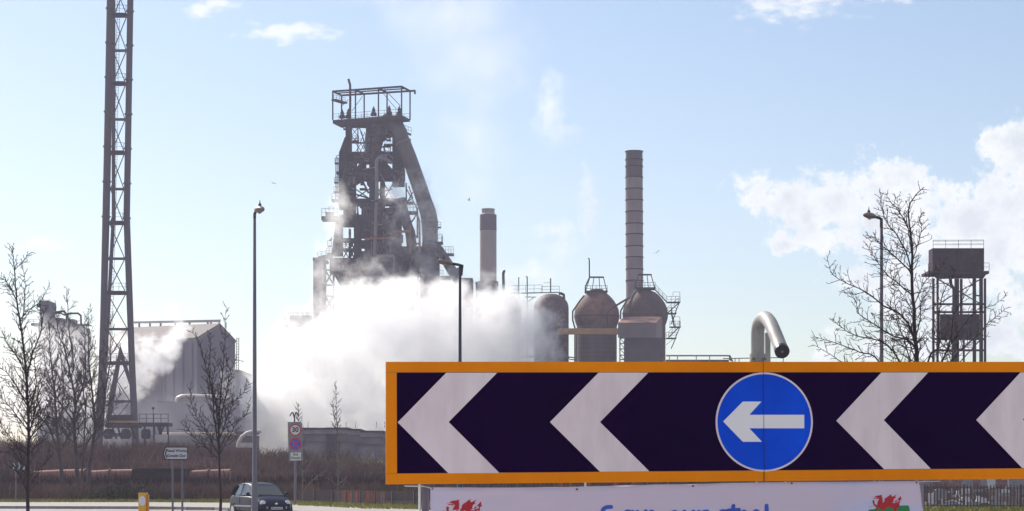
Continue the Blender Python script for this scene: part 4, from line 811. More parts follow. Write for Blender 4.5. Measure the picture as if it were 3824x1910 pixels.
tree('bare_tree', 'tall dark bare tree with a reddish trunk nearest the small black chevron board', 'tree', 50, bark, 5, [
    ([(104, 2040), (103, 1900), (104, 1750), (106, 1600), (98, 1400), (80, 1238), (64, 1133), (55, 1036), (49, 960), (37, 915)], .062, .008, 40, .15, .8, .16, 12, .14, 0),
    ([(104, 1640), (128, 1540), (150, 1430), (168, 1395), (200, 1380)], .022, .004, 13, .12, .5, .15, 2, .1, .8),
    ([(100, 1420), (118, 1320), (142, 1255), (150, 1200), (135, 1120)], .03, .005, 16, .12, .5, .1, 2, .12, .5),
    ([(70, 1200), (105, 1158), (148, 1125), (165, 1090), (179, 1057)], .02, .004, 9, .1, .35, .1, 1, .08, .5),
    ([(76, 1230), (94, 1150), (100, 1050), (90, 990)], .018, .004, 11, .1, .35, .1, 2, .1, .5),
    ([(53, 1010), (85, 975), (95, 955), (110, 939)], .012, .003, 6, .08, .25, .1, 1, .08, .4),
    ([(60, 1120), (35, 1070), (20, 1050), (2, 1036)], .014, .003, 10, .1, .35, .1, 2, .1, .5),
    ([(98, 1400), (60, 1330), (30, 1290), (5, 1240)], .02, .004, 13, .12, .45, .1, 2, .12, .7),
    ([(104, 1520), (70, 1450), (30, 1390), (-15, 1360)], .024, .004, 15, .12, .5, .1, 2, .1, .7),
    ([(105, 1610), (60, 1540), (20, 1480), (-10, 1420)], .02, .004, 13, .12, .5, .1, 2, .12, .8),
    ([(104, 1700), (60, 1660), (25, 1600), (5, 1540)], .018, .004, 12, .12, .45, .1, 2, .14, .8),
    ([(105, 1660), (140, 1600), (165, 1540), (160, 1480)], .018, .004, 12, .12, .45, .1, 2, .14, .8),
    ([(104, 1560), (135, 1440), (130, 1360), (140, 1290)], .024, .004, 13, .12, .45, .1, 2, .12, .6)])
tree('bare_tree', 'young bare tree with tight upswept branches in front of the gabled shed', 'tree', 60, bark, 23, [
    ([(823, 2000), (824, 1870), (820, 1760), (819, 1680), (818, 1560), (826, 1450), (836, 1340), (840, 1250), (845, 1145)], .058, .004, 22, .15, .55, .34, 12, .2, 0),
    ([(819, 1690), (800, 1560), (790, 1450), (760, 1340), (735, 1260), (705, 1235)], .03, .004, 16, .12, .5, .15, 2, .2, .5),
    ([(818, 1650), (805, 1520), (775, 1400), (778, 1300), (778, 1235)], .026, .004, 14, .12, .45, .2, 2, .2, .6),
    ([(818, 1700), (770, 1620), (730, 1560), (705, 1490), (700, 1430)], .024, .004, 15, .12, .5, .15, 2, .18, .6),
    ([(819, 1720), (780, 1680), (735, 1640), (705, 1600), (700, 1570)], .02, .004, 12, .12, .45, .15, 2, .16, .6),
    ([(819, 1640), (850, 1560), (880, 1500), (910, 1470), (935, 1430)], .022, .004, 14, .12, .45, .15, 2, .14, .6),
    ([(819, 1700), (850, 1640), (880, 1580), (920, 1540), (925, 1500)], .02, .004, 12, .12, .4, .15, 2, .14, .6),
    ([(818, 1580), (845, 1480), (860, 1400), (880, 1350), (905, 1350)], .02, .004, 12, .12, .4, .1, 2, .14, .5),
    ([(818, 1540), (790, 1440), (805, 1370), (798, 1320)], .018, .004, 10, .12, .4, .1, 2, .18, .5),
    ([(820, 1600), (840, 1470), (850, 1400), (838, 1330)], .02, .004, 10, .12, .4, .1, 2, .18, .5)])
def z5(*pts): return [(x / 2.524, 1400 + y / 2.524) for x, y in pts]
gp = 'slender bare trees growing beyond the road'
tree('slender_tree', 'slender bare tree leaning away from the lattice mast, first of the group beyond the road', 'tree', 146, bark_far, 31, [
    (z5((605, 1185), (575, 900), (545, 600), (525, 350), (500, 60), (470, -250), (462, -500)), .2, .02, 40, .5, 2.4, .25, 12, .22, 0),
    (z5((550, 720), (470, 520), (400, 420), (340, 340), (270, 120), (200, -60)), .09, .02, 18, .4, 1.7, .15, 2, .2, 1.5),
    (z5((535, 500), (590, 330), (620, 100), (600, -150), (620, -420)), .08, .02, 18, .4, 1.7, .15, 2, .2, 1.5)], gp, .016)
tree('slender_tree', 'slender bare tree with a straight forked trunk, middle of the group beyond the road', 'tree', 147, bark_far, 32, [
    (z5((738, 1180), (722, 900), (712, 720), (695, 440), (712, 250), (670, 20), (610, -230), (545, -430), (530, -640)), .21, .02, 42, .5, 2.4, .25, 12, .22, 0),
    (z5((700, 450), (610, 330), (520, 200), (450, 20), (400, -150)), .08, .02, 17, .4, 1.7, .15, 2, .2, 1.5),
    (z5((705, 300), (760, 160), (800, 0), (800, -250), (790, -500)), .09, .02, 19, .4, 1.7, .15, 2, .2, 1.5),
    (z5((690, -30), (680, -200), (640, -420), (620, -700), (610, -820)), .07, .02, 15, .4, 1.3, .1, 2, .2, 1.5),
    (z5((690, 640), (620, 560), (560, 470), (480, 400), (380, 350)), .05, .015, 12, .4, 1.4, .1, 2, .15, 1.5)], gp, .016)
tree('slender_tree', 'slender bare tree with two crossing stems closest to the lattice mast', 'tree', 148, bark_far, 33, [
    (z5((825, 1180), (845, 900), (880, 620), (895, 520), (880, 300), (860, 100), (840, -100), (835, -350), (830, -600)), .2, .02, 38, .5, 2.3, .3, 12, .22, 0),
    (z5((895, 520), (950, 400), (990, 250), (1010, 100), (1045, -100), (1060, -350), (1060, -560)), .11, .02, 22, .4, 1.8, .1, 2, .2, 1.2),
    (z5((745, 790), (800, 690), (870, 570), (960, 460), (1050, 360), (1120, 230), (1190, 120)), .08, .015, 16, .3, 1.4, .3, 2, .15, 1.2),
    (z5((780, 1150), (775, 900), (800, 600), (815, 350), (790, 100), (740, -100), (700, -300)), .1, .02, 20, .4, 1.7, .3, 2, .2, 1.2)], gp, .016)
tree('birch_tree', 'thin pale barked sapling standing by the railings, between the speed sign and the road sign', 'tree', 126, bark_birch, 41, [
    ([(1266, 1880), (1264, 1780), (1263, 1700), (1258, 1600), (1255, 1500), (1253, 1425)], .06, .012, 20, .2, .9, .1, 11, .2, 0),
    ([(1260, 1620), (1248, 1560), (1240, 1500)], .03, .01, 6, .2, .5, .1, 1, .2, .6)], None, .012)
tree('birch_tree', 'leafless sapling with a pale leaning stem, rising behind the speed sign', 'tree', 128, bark_birch, 43, [
    ([(1131, 1880), (1131, 1780), (1130, 1700), (1118, 1600), (1114, 1510)], .06, .01, 22, .2, .9, .3, 11, .2, 0),
    ([(1130, 1850), (1150, 1810), (1185, 1780), (1225, 1748)], .045, .015, 6, .2, .5, .2, 1, .1, .6)], None, .012)

# ------------------------------------------------------------------ the big chevron road sign
a_ = 16.67; XL = (1441 - CX) / F * a_
# plane through its left edge at 16.67 m and its far end at 17.5 m
XR = (3824 - CX) / F * 17.5; slope = (17.5 - a_) / (XR - XL); Y0 = a_ - slope * XL
def Sg(x, y, off=0.0):
    k = (x - CX) / F; d = Y0 / (1 - slope * k); p = P(x, y, d); n = Vector((slope, -1, 0)).normalized(); return p + n * off
nrm = Vector((slope, -1, 0)).normalized()
amber = mat('amber_reflective_border', (.88, .255, .0), .5, vs=.9, col2=(.74, .195, .0), spec=.1, streak=(1, 1, .5))
blackp = mat('black_sign_face', (.0075, .0003, .023), .6, vs=2, col2=(.011, .0006, .031), spec=.03)
whitep = mat('white_reflective_chevron', (.68, .56, .60), .5, vs=2.2, col2=(.80, .67, .71), streak=(2.5, 2.5, .6), spec=.2, bump=.05, bs_=200)
bluep = mat('blue_reflective_disc', (.001, .085, .78), .5, vs=1.5, col2=(.001, .06, .62), spec=.1)
alu = mat('sign_back_aluminium', (.12, .11, .12), .5, .3)
ty = 1352
def by(x): return 1810 + (1789 - 1810) * (x - 1441) / (3824 - 1441)
def iy(x): return 1392 - (x - 1482) / 2342 * 1.0
def jy(x): return 1768.5 + (1749 - 1768.5) * (x - 1482) / 2342
sign = thing('chevron_sign', 'long black roundabout sign with pale chevrons, amber border and blue arrow disc', 'road sign', (Sg(2850, HY).x, Sg(2850, HY).y, 0))
def plate_px(name, pts, off, m, thick=.003, parent=None):
    b = MB(); b.plate([Sg(x, y, off) for x, y in pts], -nrm * thick); return b.build(name, m, parent or sign)
XE = 4235
plate_px('panel', [(1441, ty), (2849.2, ty), (2852.2, by(2852)), (1441, 1810)], 0.0, alu, .02)
plate_px('panel', [(2850.8, ty), (XE, ty), (XE, by(XE)), (2853.4, by(2853))], 0.0, alu, .02)
for x0, x1 in ((1482, 2849.4), (2851, XE - 40)):
    plate_px('black_face', [(x0, iy(x0)), (x1, iy(x1)), (x1 + (1.4 if x0 < 2000 else 0), jy(x1)), (x0 + (1.4 if x0 > 2000 else 0), jy(x0))], .003, blackp, .0025)
    xa = 1441 if x0 < 2000 else x0; xb = x1 if x0 < 2000 else XE
    plate_px('border', [(xa, ty), (xb, ty), (xb, iy(xb) - .6), (xa, iy(xa) - .6)], .005, amber, .0045)
    plate_px('border', [(xa + (1.4 if x0 > 2000 else 0), jy(xa) + .8), (xb + 1.4, jy(xb) + .8), (xb + 1.4, by(xb)), (xa + (1.4 if x0 > 2000 else 0), by(xa))], .005, amber, .0045)
plate_px('border', [(1441, 1392.6), (1481, 1392.6), (1482.5, 1768), (1441, 1768.6)], .005, amber, .0045)
plate_px('border', [(XE - 39, iy(XE) + .4), (XE, iy(XE) + .4), (XE, jy(XE) - .4), (XE - 39, jy(XE) - .4)], .005, amber, .0045)
chev = [((1485, 1578), (1666, 1393), (1856, 1393), (1675, 1577), (1865, 1767.5), (1674, 1768)),
        ((2053.5, 1577), (2235, 1392.5), (2420.5, 1392.5), (2240, 1577), (2424, 1761), (2240, 1762.5)),
        ((3122.5, 1572), (3290.7, 1392), (3465, 1392), (3299.5, 1570), (3475, 1751.5), (3301, 1753)),
        ((3645, 1569), (3810, 1391.8), (3983, 1391.6), (3819, 1567), (3990, 1747), (3816, 1748.5))]
for c_ in chev:
    b = MB()
    A_, B_, C_, D_, E_, G_ = [Sg(x, y, .0065) for x, y in c_]; o3 = -nrm * .003
    b.hexa([A_ + o3, D_ + o3, C_ + o3, B_ + o3, A_, D_, C_, B_]); b.hexa([A_ + o3, G_ + o3, E_ + o3, D_ + o3, A_, G_, E_, D_]); b.build('chevron', whitep, sign)
def ell(cx, cy, rx, ry, n=64, a0=0, a1=2 * math.pi): return [(cx + rx * math.cos(a0 + (a1 - a0) * i / n), cy + ry * math.sin(a0 + (a1 - a0) * i / n)) for i in range(n)]
disc = plate_px('arrow_disc', ell(2852.6, 1577, 181.5, 185.5), .010, whitep, .003)
plate_px('disc_face', ell(2852.6, 1577, 174.5, 178.5), .012, bluep, .0018, disc)
b = MB(); ar = [(2699, 1575), (2772.4, 1500.6), (2842, 1500.6), (2796.6, 1550), (3001.4, 1550), (3001.4, 1600.4), (2796.6, 1600.4), (2843.5, 1650.7), (2772.4, 1650.7)]
b.plate([Sg(x, y, .0145) for x, y in ar], -nrm * .002); b.build('arrow', mat('white_arrow', (.8, .76, .8), .5), disc)
plate_px('panel_joint', [(2847.6, ty), (2849.2, ty), (2853.0, by(2850)), (2851.4, by(2850))], .0165, mat('dark_joint', (.03, .015, .02), .9), .001)  # thin dark strip laid over the joint between the panels
for xx in (1560, 2000, 2450, 2720, 3000, 3350, 3700, 4100):   # rivets in the border
    for y_ in (ty + 12, by(xx) - 12):
        MB().tube([Sg(xx, y_, .004), Sg(xx, y_, .0065)], .0055, 8).build('rivet', amber, sign)
# posts carrying it
postm = mat('sign_post', (.10, .08, .12), .5, .3, vs=3, col2=(.15, .12, .16))
for x0, x1, m in ((1580, 1607, postm), (3432, 3462, mat('sign_post_b', (.2, .17, .21), .5, .3)), (2836, 2866, postm), (4150, 4180, postm)):
    p_ = Sg((x0 + x1) / 2, 1700, -.08); r_ = (x1 - x0) / 2 * PM(p_.y); MB().tube([(p_.x, p_.y, -.17), (p_.x, p_.y, Sg(2000, 1370).z)], r_, 16).build('post', m, sign, True)
p_ = Sg(1573, 1700, -.1); MB().tube([(p_.x, p_.y, -.17), (p_.x, p_.y, Sg(2000, 1770).z)], .010, 8).build('conduit', mat('white_conduit', (.75, .75, .7), .5), sign, True)
# lamp arm on top
lampw = mat('cream_lamp_arm', (.22, .215, .22), .55, .05, vs=9, col2=(.33, .315, .3), streak=(1, 1, .3), bump=.1, bs_=60)
arm = MB().tube(crv([P(2829, 1350, 16.95), P(2829, 1280, 16.95), P(2830, 1235, 16.93), P(2838, 1204, 16.88), P(2858, 1188, 16.75), P(2876, 1206, 16.5), P(2893, 1243, 16.32), P(2908, 1280, 16.2), P(2919, 1309, 16.1)], 6), .053, 24).build('lamp_arm', lampw, sign, True)
MB().tube([P(2918.6, 1307, 16.11), P(2921, 1314, 16.08)], .0565, 24).build('end_cap', mat('dark_end_cap', (.02, .012, .03), .35), arm, True)
MB().tube([P(2921, 1313.5, 16.079), P(2921.4, 1314.6, 16.075)], .012, 10).build('cap_screw', alu, arm)
MB().tube([P(2829, 1351, 16.95), P(2829, 1322, 16.95)], .062, 24).build('clamp', lampw, arm, True)
for dx in (-20, 22): MB().tube([P(2834 + dx, 1342, 16.87), P(2834 + dx, 1342, 16.9)], .012, 8).build('bolt', alu, arm)
MB().box(tuple(P(2858, 1351, 17.06)), tuple(P(2874, 1245, 17.12))).build('stay', lampw, sign)

# ------------------------------------------------------------------ banner under the sign
bn = thing('banner', 'white protest banner printed with red dragons and blue handwriting, slung under the sign', 'banner', (Sg(2500, HY).x, Sg(2500, HY).y, 0))
topx = [(1608, 1821), (1900, 1822), (2160, 1818.5), (2450, 1810.5), (2600, 1809), (2700, 1804.5), (2950, 1801), (3200, 1799.5), (3430, 1796.5)]
def btop(x):
    for a, b_ in zip(topx, topx[1:]):
        if a[0] <= x <= b_[0]: return a[1] + (b_[1] - a[1]) * (x - a[0]) / (b_[0] - a[0])
    return topx[0][1] if x < 1608 else topx[-1][1]
def bpos(uu, vv, off=0.0):   # uu px 1608..3430, vv px below top edge
    xx = uu + (0 if uu < 3300 else (uu - 3300) / 130 * vv * .15); y = btop(uu) + vv
    wv = .018 * math.sin(uu * .022 + vv * .03) * math.sin(vv * .03 + 1) + .02 * noise.noise(Vector((uu * .006, vv * .02, 1))) + .006 * noise.noise(Vector((uu * .03, vv * .03, 7)))
    return Sg(xx, y, -.005 + wv * min(1, vv / 20 + .15) * .8 + off)
clothm = bpy.data.materials.new('banner_cloth'); clothm.use_nodes = True; t_ = clothm.node_tree; bd = t_.nodes['Principled BSDF']; bd.inputs['Roughness'].default_value = .55
bd.inputs['Specular IOR Level'].default_value = .4
tcn = t_.nodes.new('ShaderNodeTexCoord'); mp = t_.nodes.new('ShaderNodeMapping'); mp.inputs['Scale'].default_value = (.55, .1, 1.6); mp.inputs['Rotation'].default_value = (0, .25, 0); t_.links.new(tcn.outputs['Object'], mp.inputs[0])
nz = t_.nodes.new('ShaderNodeTexNoise'); nz.inputs['Scale'].default_value = 1.3; nz.inputs['Detail'].default_value = 1; t_.links.new(mp.outputs[0], nz.inputs['Vector'])
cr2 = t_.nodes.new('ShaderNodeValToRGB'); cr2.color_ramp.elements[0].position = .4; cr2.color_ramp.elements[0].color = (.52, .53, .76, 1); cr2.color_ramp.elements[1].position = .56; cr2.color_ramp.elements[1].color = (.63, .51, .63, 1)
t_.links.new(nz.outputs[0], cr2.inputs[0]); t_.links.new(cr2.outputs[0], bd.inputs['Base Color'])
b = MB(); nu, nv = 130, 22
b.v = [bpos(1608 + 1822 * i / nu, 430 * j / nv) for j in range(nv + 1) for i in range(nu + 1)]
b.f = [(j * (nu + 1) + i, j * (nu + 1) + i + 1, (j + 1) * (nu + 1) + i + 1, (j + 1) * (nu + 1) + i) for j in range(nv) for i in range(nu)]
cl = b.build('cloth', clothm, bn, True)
so_ = cl.modifiers.new('thickness', 'SOLIDIFY'); so_.thickness = .002; so_.offset = -1
def decal(name, polys, m, off=.004, parent=None):   # flat print following the cloth
    bm = bmesh.new()
    for pl in polys:
        vs_ = [bm.verts.new((x, -y, 0)) for x, y in pl]; bm.faces.new(vs_)
    bmesh.ops.triangulate(bm, faces=bm.faces[:]); bmesh.ops.subdivide_edges(bm, edges=[e for e in bm.edges if e.calc_length() > 30], cuts=2, use_grid_fill=False); bmesh.ops.triangulate(bm, faces=bm.faces[:])
    for v_ in bm.verts: v_.co = bpos(v_.co.x, -v_.co.y - btop(v_.co.x), off)
    me = bpy.data.meshes.new(name); bm.to_mesh(me); bm.free(); me.materials.append(m); o = bpy.data.objects.new(name, me); COL.objects.link(o); o.parent = parent or bn; o.matrix_parent_inverse = Matrix.Translation(-bn.location); return o
red = mat('red_print', (.5, .008, .02), .6, vs=6, col2=(.38, .005, .02)); green = mat('green_print', (.015, .2, .06), .6); bluet = mat('blue_print', (.03, .09, .5), .6)
body = [(683, 568), (715, 582), (745, 597), (800, 600), (845, 600), (858, 588), (800, 578), (755, 572), (770, 552), (820, 530), (850, 520), (900, 518), (950, 507), (998, 490), (988, 525), (975, 552), (1010, 572), (982, 585), (1012, 604), (985, 618), (1012, 640), (985, 652), (1012, 676), (985, 690), (1010, 712), (990, 735), (1020, 735),
        (1050, 710), (1060, 680), (1056, 640), (1085, 600), (1150, 560), (1215, 510), (1270, 480), (1255, 520), (1272, 552), (1320, 542), (1370, 515), (1425, 488), (1385, 530), (1368, 560), (1385, 595), (1350, 605), (1325, 630), (1312, 670), (1310, 695), (1328, 716), (1262, 742), (1300, 752), (1370, 748), (1440, 760), (1475, 790), (1495, 860), (1440, 900),
        (1390, 930), (1400, 1010), (1360, 1090), (1310, 1090), (1330, 1000), (1300, 950), (1180, 930), (1080, 950), (1060, 1030), (1090, 1100), (1020, 1100), (1000, 1000), (960, 930), (900, 900), (850, 930), (820, 990), (770, 990), (800, 900), (835, 850), (835, 780), (850, 710), (885, 650), (890, 615), (850, 618), (832, 665), (822, 618), (740, 622), (722, 596)]
claw = [(672, 665), (705, 688), (713, 642), (735, 680), (768, 665), (748, 715), (752, 780), (850, 830), (840, 880), (720, 830), (697, 760), (692, 715)]
tail = [(1420, 640), (1465, 595), (1525, 532), (1530, 600), (1543, 670), (1508, 652), (1495, 690), (1488, 760), (1470, 800), (1435, 790), (1455, 735), (1470, 690), (1462, 655), (1440, 650)]
ring = [(1410 + 55 * math.cos(a), 705 + 45 * math.sin(a)) for a in [i * .42 for i in range(13)]] + [(1410 + 24 * math.cos(a), 703 + 18 * math.sin(a)) for a in [i * .42 for i in range(12, -1, -1)]]
def drg(fx, fy, sx, sy): return [[(fx + x * sx, fy + y * sy) for x, y in pl] for pl in (body, claw, tail, ring)]
decal('green_panel', [[(1650, 1909), (1802, 1909), (1802, 1985), (1650, 1985)]], green, .003)
decal('dragon', drg(1560, 1790, 1 / 6.44, 1 / 6.44), red)
s2_ = (775 - 380) / 3.88 / ((1525 - 683) / 6.44)
decal('green_panel', [[(3242, 1893), (3386, 1888), (3390, 1960), (3244, 1965)]], green, .003)
decal('dragon', drg(3160 + 380 / 3.88 - 683 / 6.44 * s2_, 1780 + 257 / 3.88 - 480 / 6.44 * s2_, s2_ / 6.44, s2_ / 6.44), red)
def stroke(pts, w=7.5):
    pts = [Vector((x, y, 0)) for x, y in pts]; pts = crv(pts, 4) if len(pts) > 2 else pts; Lp, Rp = [], []
    for i, p in enumerate(pts):
        t = (pts[min(i + 1, len(pts) - 1)] - pts[max(i - 1, 0)]).normalized(); n = Vector((-t.y, t.x, 0)); Lp.append(p + n * w); Rp.append(p - n * w)
    t0 = (pts[1] - pts[0]).normalized(); t1 = (pts[-1] - pts[-2]).normalized()
    out = []
    for a, b_, c, d in zip(Lp, Lp[1:], Rp[1:], Rp): out.append([(q_.x, q_.y) for q_ in (a, b_, c, d)])
    for c, tt in ((pts[0], -t0), (pts[-1], t1)):
        n = Vector((-tt.y, tt.x, 0)); out.append([((c + n * w * math.cos(a) + tt * w * math.sin(a)).x, (c + n * w * math.cos(a) + tt * w * math.sin(a)).y) for a in [math.pi * k / 6 for k in range(7)]])
    return out
letters = {'S': [[(2282, 1894), (2262, 1896), (2250, 1908), (2262, 1922), (2280, 1936), (2276, 1954), (2244, 1962)]],
 'a': [[(2358, 1914), (2338, 1912), (2328, 1938), (2342, 1956), (2360, 1938)], [(2362, 1912), (2364, 1958)]], 'v': [[(2380, 1912), (2394, 1956), (2412, 1910)]],
 'e': [[(2425, 1934), (2448, 1932), (2436, 1911), (2422, 1924), (2426, 1950), (2450, 1954)]],
 'o': [[(2520, 1912), (2506, 1922), (2508, 1950), (2530, 1952), (2538, 1924), (2520, 1912)]], 'u': [[(2556, 1911), (2556, 1945), (2574, 1956), (2586, 1940), (2588, 1911)], [(2588, 1911), (2592, 1956)]],
 'r': [[(2608, 1912), (2612, 1956)], [(2612, 1930), (2624, 1914), (2640, 1911)]],
 's': [[(2712, 1911), (2694, 1911), (2690, 1926), (2708, 1938), (2706, 1953), (2686, 1954)]], 't': [[(2739, 1890), (2740, 1950), (2756, 1955)], [(2720, 1908), (2762, 1905)]],
 'e2': [[(2772, 1934), (2795, 1930), (2782, 1911), (2768, 1926), (2774, 1950), (2798, 1952)]], 'e3': [[(2816, 1934), (2840, 1930), (2826, 1909), (2812, 1926), (2818, 1950), (2842, 1952)]], 'l': [[(2862, 1889), (2864, 1956)]]}
for k_, sts in letters.items():
    for s_i in sts: decal('lettering', stroke(s_i), bluet, .0045)
for x_, y_ in ((1615, 1826), (2155, 1828), (2587, 1815.5), (2956, 1805.5), (3422, 1802)):
    c = bpos(x_, y_ - btop(x_), .004); MB().tube([c, c + nrm * .004], .0085, 14).build('eyelet', mat('brass_eyelet', (.16, .08, .05), .4, .7), bn, True)
b = MB(); ropem = mat('white_cord', (.6, .58, .55), .7); b.tube([Sg(1508, 1815, .03), Sg(1575, 1816, .02), Sg(1595, 1820, .01), bpos(1615, 5, .006)], .0035, 6); b.tube([Sg(1512, 1817, .03), Sg(1575, 1818, .02)], .003, 6); b.tube([bpos(3422, 5, .006), Sg(3450, 1799, .01), Sg(3507, 1798, .02)], .003, 6); b.build('tie_cord', ropem, bn)
for x_, y0_, y1_ in ((2822, 1799, 1806), (2930, 1799, 1803), (3263, 1797, 1801)): MB().tube([Sg(x_, y0_, .012), Sg(x_ + 3, y1_, .012)], .004, 6).build('cable_tie', ropem, bn)

# ------------------------------------------------------------------ street lamps
def lamp_post(label, x, ytop, d, pts, head, r0, r1, m):
    root = thing('street_lamp', label, 'street lamp', (P(x, HY, d).x, d, 0), group='street lamps along the road')
    bx_ = P(x, HY, d).x; top = P(x, ytop, d)
    MB().tube([(bx_, d, -.17), (bx_, d, 1.4), (bx_, d, 1.45), (P(x, ytop, d).x, d, top.z + .02)], [r0 * 1.35, r0 * 1.35, r0, r1], 16).build('pole', m, root, True)
    MB().tube([P(*p) for p in pts], r1 * 1.1, 10).build('bracket', pole_dark, root, True)
    c0, c1, rx, rz = head; A_, B_ = P(*c0), P(*c1); b = MB(); n = 12; prof = [(0, .25), (.08, .55), (.22, .85), (.4, 1.0), (.6, .95), (.8, .7), (.93, .4), (1, .12)]
    dr = (B_ - A_); sd_ = dr.cross(Vector((0, 0, 1))).normalized(); upv = sd_.cross(dr).normalized(); i0 = len(b.v)
    for t_, s_ in prof:
        for j in range(n):
            an = 2 * math.pi * j / n; h_ = math.sin(an); b.v.append(A_ + dr * t_ + sd_ * math.cos(an) * rx * s_ + upv * (h_ * rz * s_ * (1.0 if h_ > 0 else .75)))
    for k in range(len(prof) - 1):
        for j in range(n): p = i0 + k * n; b.f.append((p + j, p + (j + 1) % n, p + n + (j + 1) % n, p + n + j))
    b.f.append(tuple(range(n))); b.f.append(tuple(i0 + (len(prof) - 1) * n + j for j in range(n)))
    hd = b.build('lamp_head', lamp_body, root, True)
    c = A_.lerp(B_, .45) - upv * rz * .62; MB().lathe(c, [(rx * .2, -.05), (rx * .75, .02), (rx * .8, .06)], 12).build('lens', glass_lens, hd, True)
    c = A_.lerp(B_, .38) + upv * rz * .8; MB().lathe(c, [(.045, 0), (.05, .06), (.02, .1), (.006, .2)], 8).build('photocell', pole_dark, hd, True)
lamp_post('grey street lamp in front of the small dark car, its head turned end on', 951, 800, 66, [(951, 816, 66), (951, 801, 66), (954, 792, 65.9), (962, 786, 65.7)], ((978, 781, 65.1), (958, 787, 65.8), .15, .12), .074, .042, pole_grey)
lamp_post('street lamp rising from behind the road sign in front of the blast furnace', 1718, 993, 84, [(1722, 1030, 84), (1727, 993, 84), (1710, 989, 83.9), (1690, 986, 83.8)], ((1632, 977, 83.4), (1694, 987, 83.9), .15, .12), .085, .05, pole_dark)
lamp_post('street lamp standing among the branches of the large spreading tree', 3292, 819, 68, [(3291, 850, 68), (3291, 820, 68), (3283, 814, 67.9), (3270, 811, 67.8)], ((3226, 803, 67.4), (3274, 812, 67.85), .14, .11), .08, .045, pole_grey)

# ------------------------------------------------------------------ small road signs and bollard
wb = mat('white_sign_plate', (.55, .52, .57), .5, vs=5, col2=(.48, .46, .5)); bk = mat('black_sign_paint', (.012, .01, .02), .5); redp = mat('red_sign_paint', (.5, .02, .03), .5); blp = mat('blue_sign_paint', (.02, .08, .5), .5); gb = mat('grey_sign_board', (.17, .18, .2), .6, vs=3, col2=(.2, .21, .23))
def pxplate(parent, name, pts, d, thick, m):
    b = MB(); b.plate([P(x, y, d) for x, y in pts], (0, thick, 0)); return b.build(name, m, parent)
d = 80; t = thing('direction_sign', 'white sign pointing to the steel works on two grey posts', 'road sign', (P(660, HY, d).x, d, 0))
pl = pxplate(t, 'plate', [(608, 1694), (616, 1670), (621, 1669), (699, 1669), (702, 1672), (702, 1714), (699, 1718), (621, 1718), (616, 1717)], d, .03, bk)
pxplate(t, 'face', [(612, 1694), (619, 1674), (623, 1672.5), (696, 1672.5), (698.5, 1675), (698.5, 1712), (696, 1714.5), (623, 1714.5), (619, 1713)], d - .006, .004, wb)
pxplate(t, 'arrow_mark', [(615, 1694), (621, 1677), (625.5, 1677), (619.5, 1694), (625.5, 1711), (621, 1711)], d - .012, .004, bk)
k = PM(d)
for body_, y_ in (('Steel Works', 1684.5), ('Gwaith Dur', 1703)): text_mesh('lettering', body_, 14.5 * k, bk, t, P(627 + (68 if 'W' in body_ and body_[0] == 'S' else 64) / 2, y_, d - .010), (1, 0, 0), (0, 0, 1), bold=.003)
for x_ in (644, 680): MB().tube([(P(x_, 0, d).x, d + .06, -.17), (P(x_, 0, d).x, d + .06, P(0, 1675, d).z)], .04, 12).build('post', pole_grey, t, True)
d = 120; t = thing('speed_sign', 'grey backed thirty limit and no stopping signs on one pole beside the car', 'road sign', (P(1103, HY, d).x, d, 0))
pxplate(t, 'backing_board', [(1074, 1577), (1123, 1576), (1124, 1580), (1128, 1581), (1131, 1722), (1079, 1723), (1076, 1640)], d, .05, gb)
k = PM(d)
def disc_px(name, cx, cy, r_, off, m, par, n=32): return pxplate(par, name, ell(cx, cy, r_, r_, n), d - off, .004, m)
dd_ = disc_px('speed_disc', 1102.5, 1606.5, 22.5, .008, redp, t); disc_px('disc_face', 1102.5, 1606.5, 17.8, .014, mat('white_disc', (.58, .56, .56), .5), dd_)
text_mesh('lettering', '30', 25 * k, bk, dd_, P(1102.5, 1606, d - .016), (1, 0, 0), (0, 0, 1), bold=.012)
d2_ = disc_px('no_stopping_disc', 1104, 1659, 23.5, .008, redp, t); disc_px('disc_face', 1104, 1659, 19, .014, blp, d2_)
for sg in (-1, 1): pxplate(d2_, 'cross_bar', [(1104 - 15, 1659 - sg * 12), (1104 - 12, 1659 - sg * 15), (1104 + 15, 1659 + sg * 12), (1104 + 12, 1659 + sg * 15)], d - .020 - .002 * sg, .002, redp)
pxplate(t, 'supplementary_plate', [(1085, 1691), (1124, 1690), (1124, 1719), (1085, 1720)], d - .008, .004, mat('white_disc', (.58, .56, .56), .5))
text_mesh('lettering', 'End', 12 * k, bk, t, P(1104, 1698, d - .010), (1, 0, 0), (0, 0, 1), bold=.004); text_mesh('lettering', 'Diwedd', 11 * k, bk, t, P(1104, 1711, d - .010), (1, 0, 0), (0, 0, 1), bold=.004)
MB().tube([(P(1102, 0, d).x, d + .1, 0), (P(1102, 0, d).x, d + .1, P(0, 1640, d).z)], .075, 12).build('post', pole_grey, t, True)
MB().tube([(P(1099, 0, d).x, d + .1, P(0, 1640, d).z), (P(1099, 0, d).x, d + .1, P(0, 1552, d).z)], .04, 8).build('post', pole_dark, t, True)
for sg in (-1, 1): MB().tube(crv([P(1099, 1560, d + .1), P(1099 + sg * 5, 1543, d), P(1099 + sg * 10, 1543, d), P(1099 + sg * 16, 1554, d - .1)], 4), .035, 8).build('lamp_arm', pole_dark, t, True)
d = 131; t = thing('chevron_board', 'small black board of white chevrons on a thin pole in the verge', 'road sign', (P(58.6, HY, d).x, d, 0))
pxplate(t, 'plate', [(43.5, 1727), (99, 1727.5), (99, 1755), (43.5, 1754.6)], d, .03, mat('dark_teal_board', (.02, .035, .05), .5))
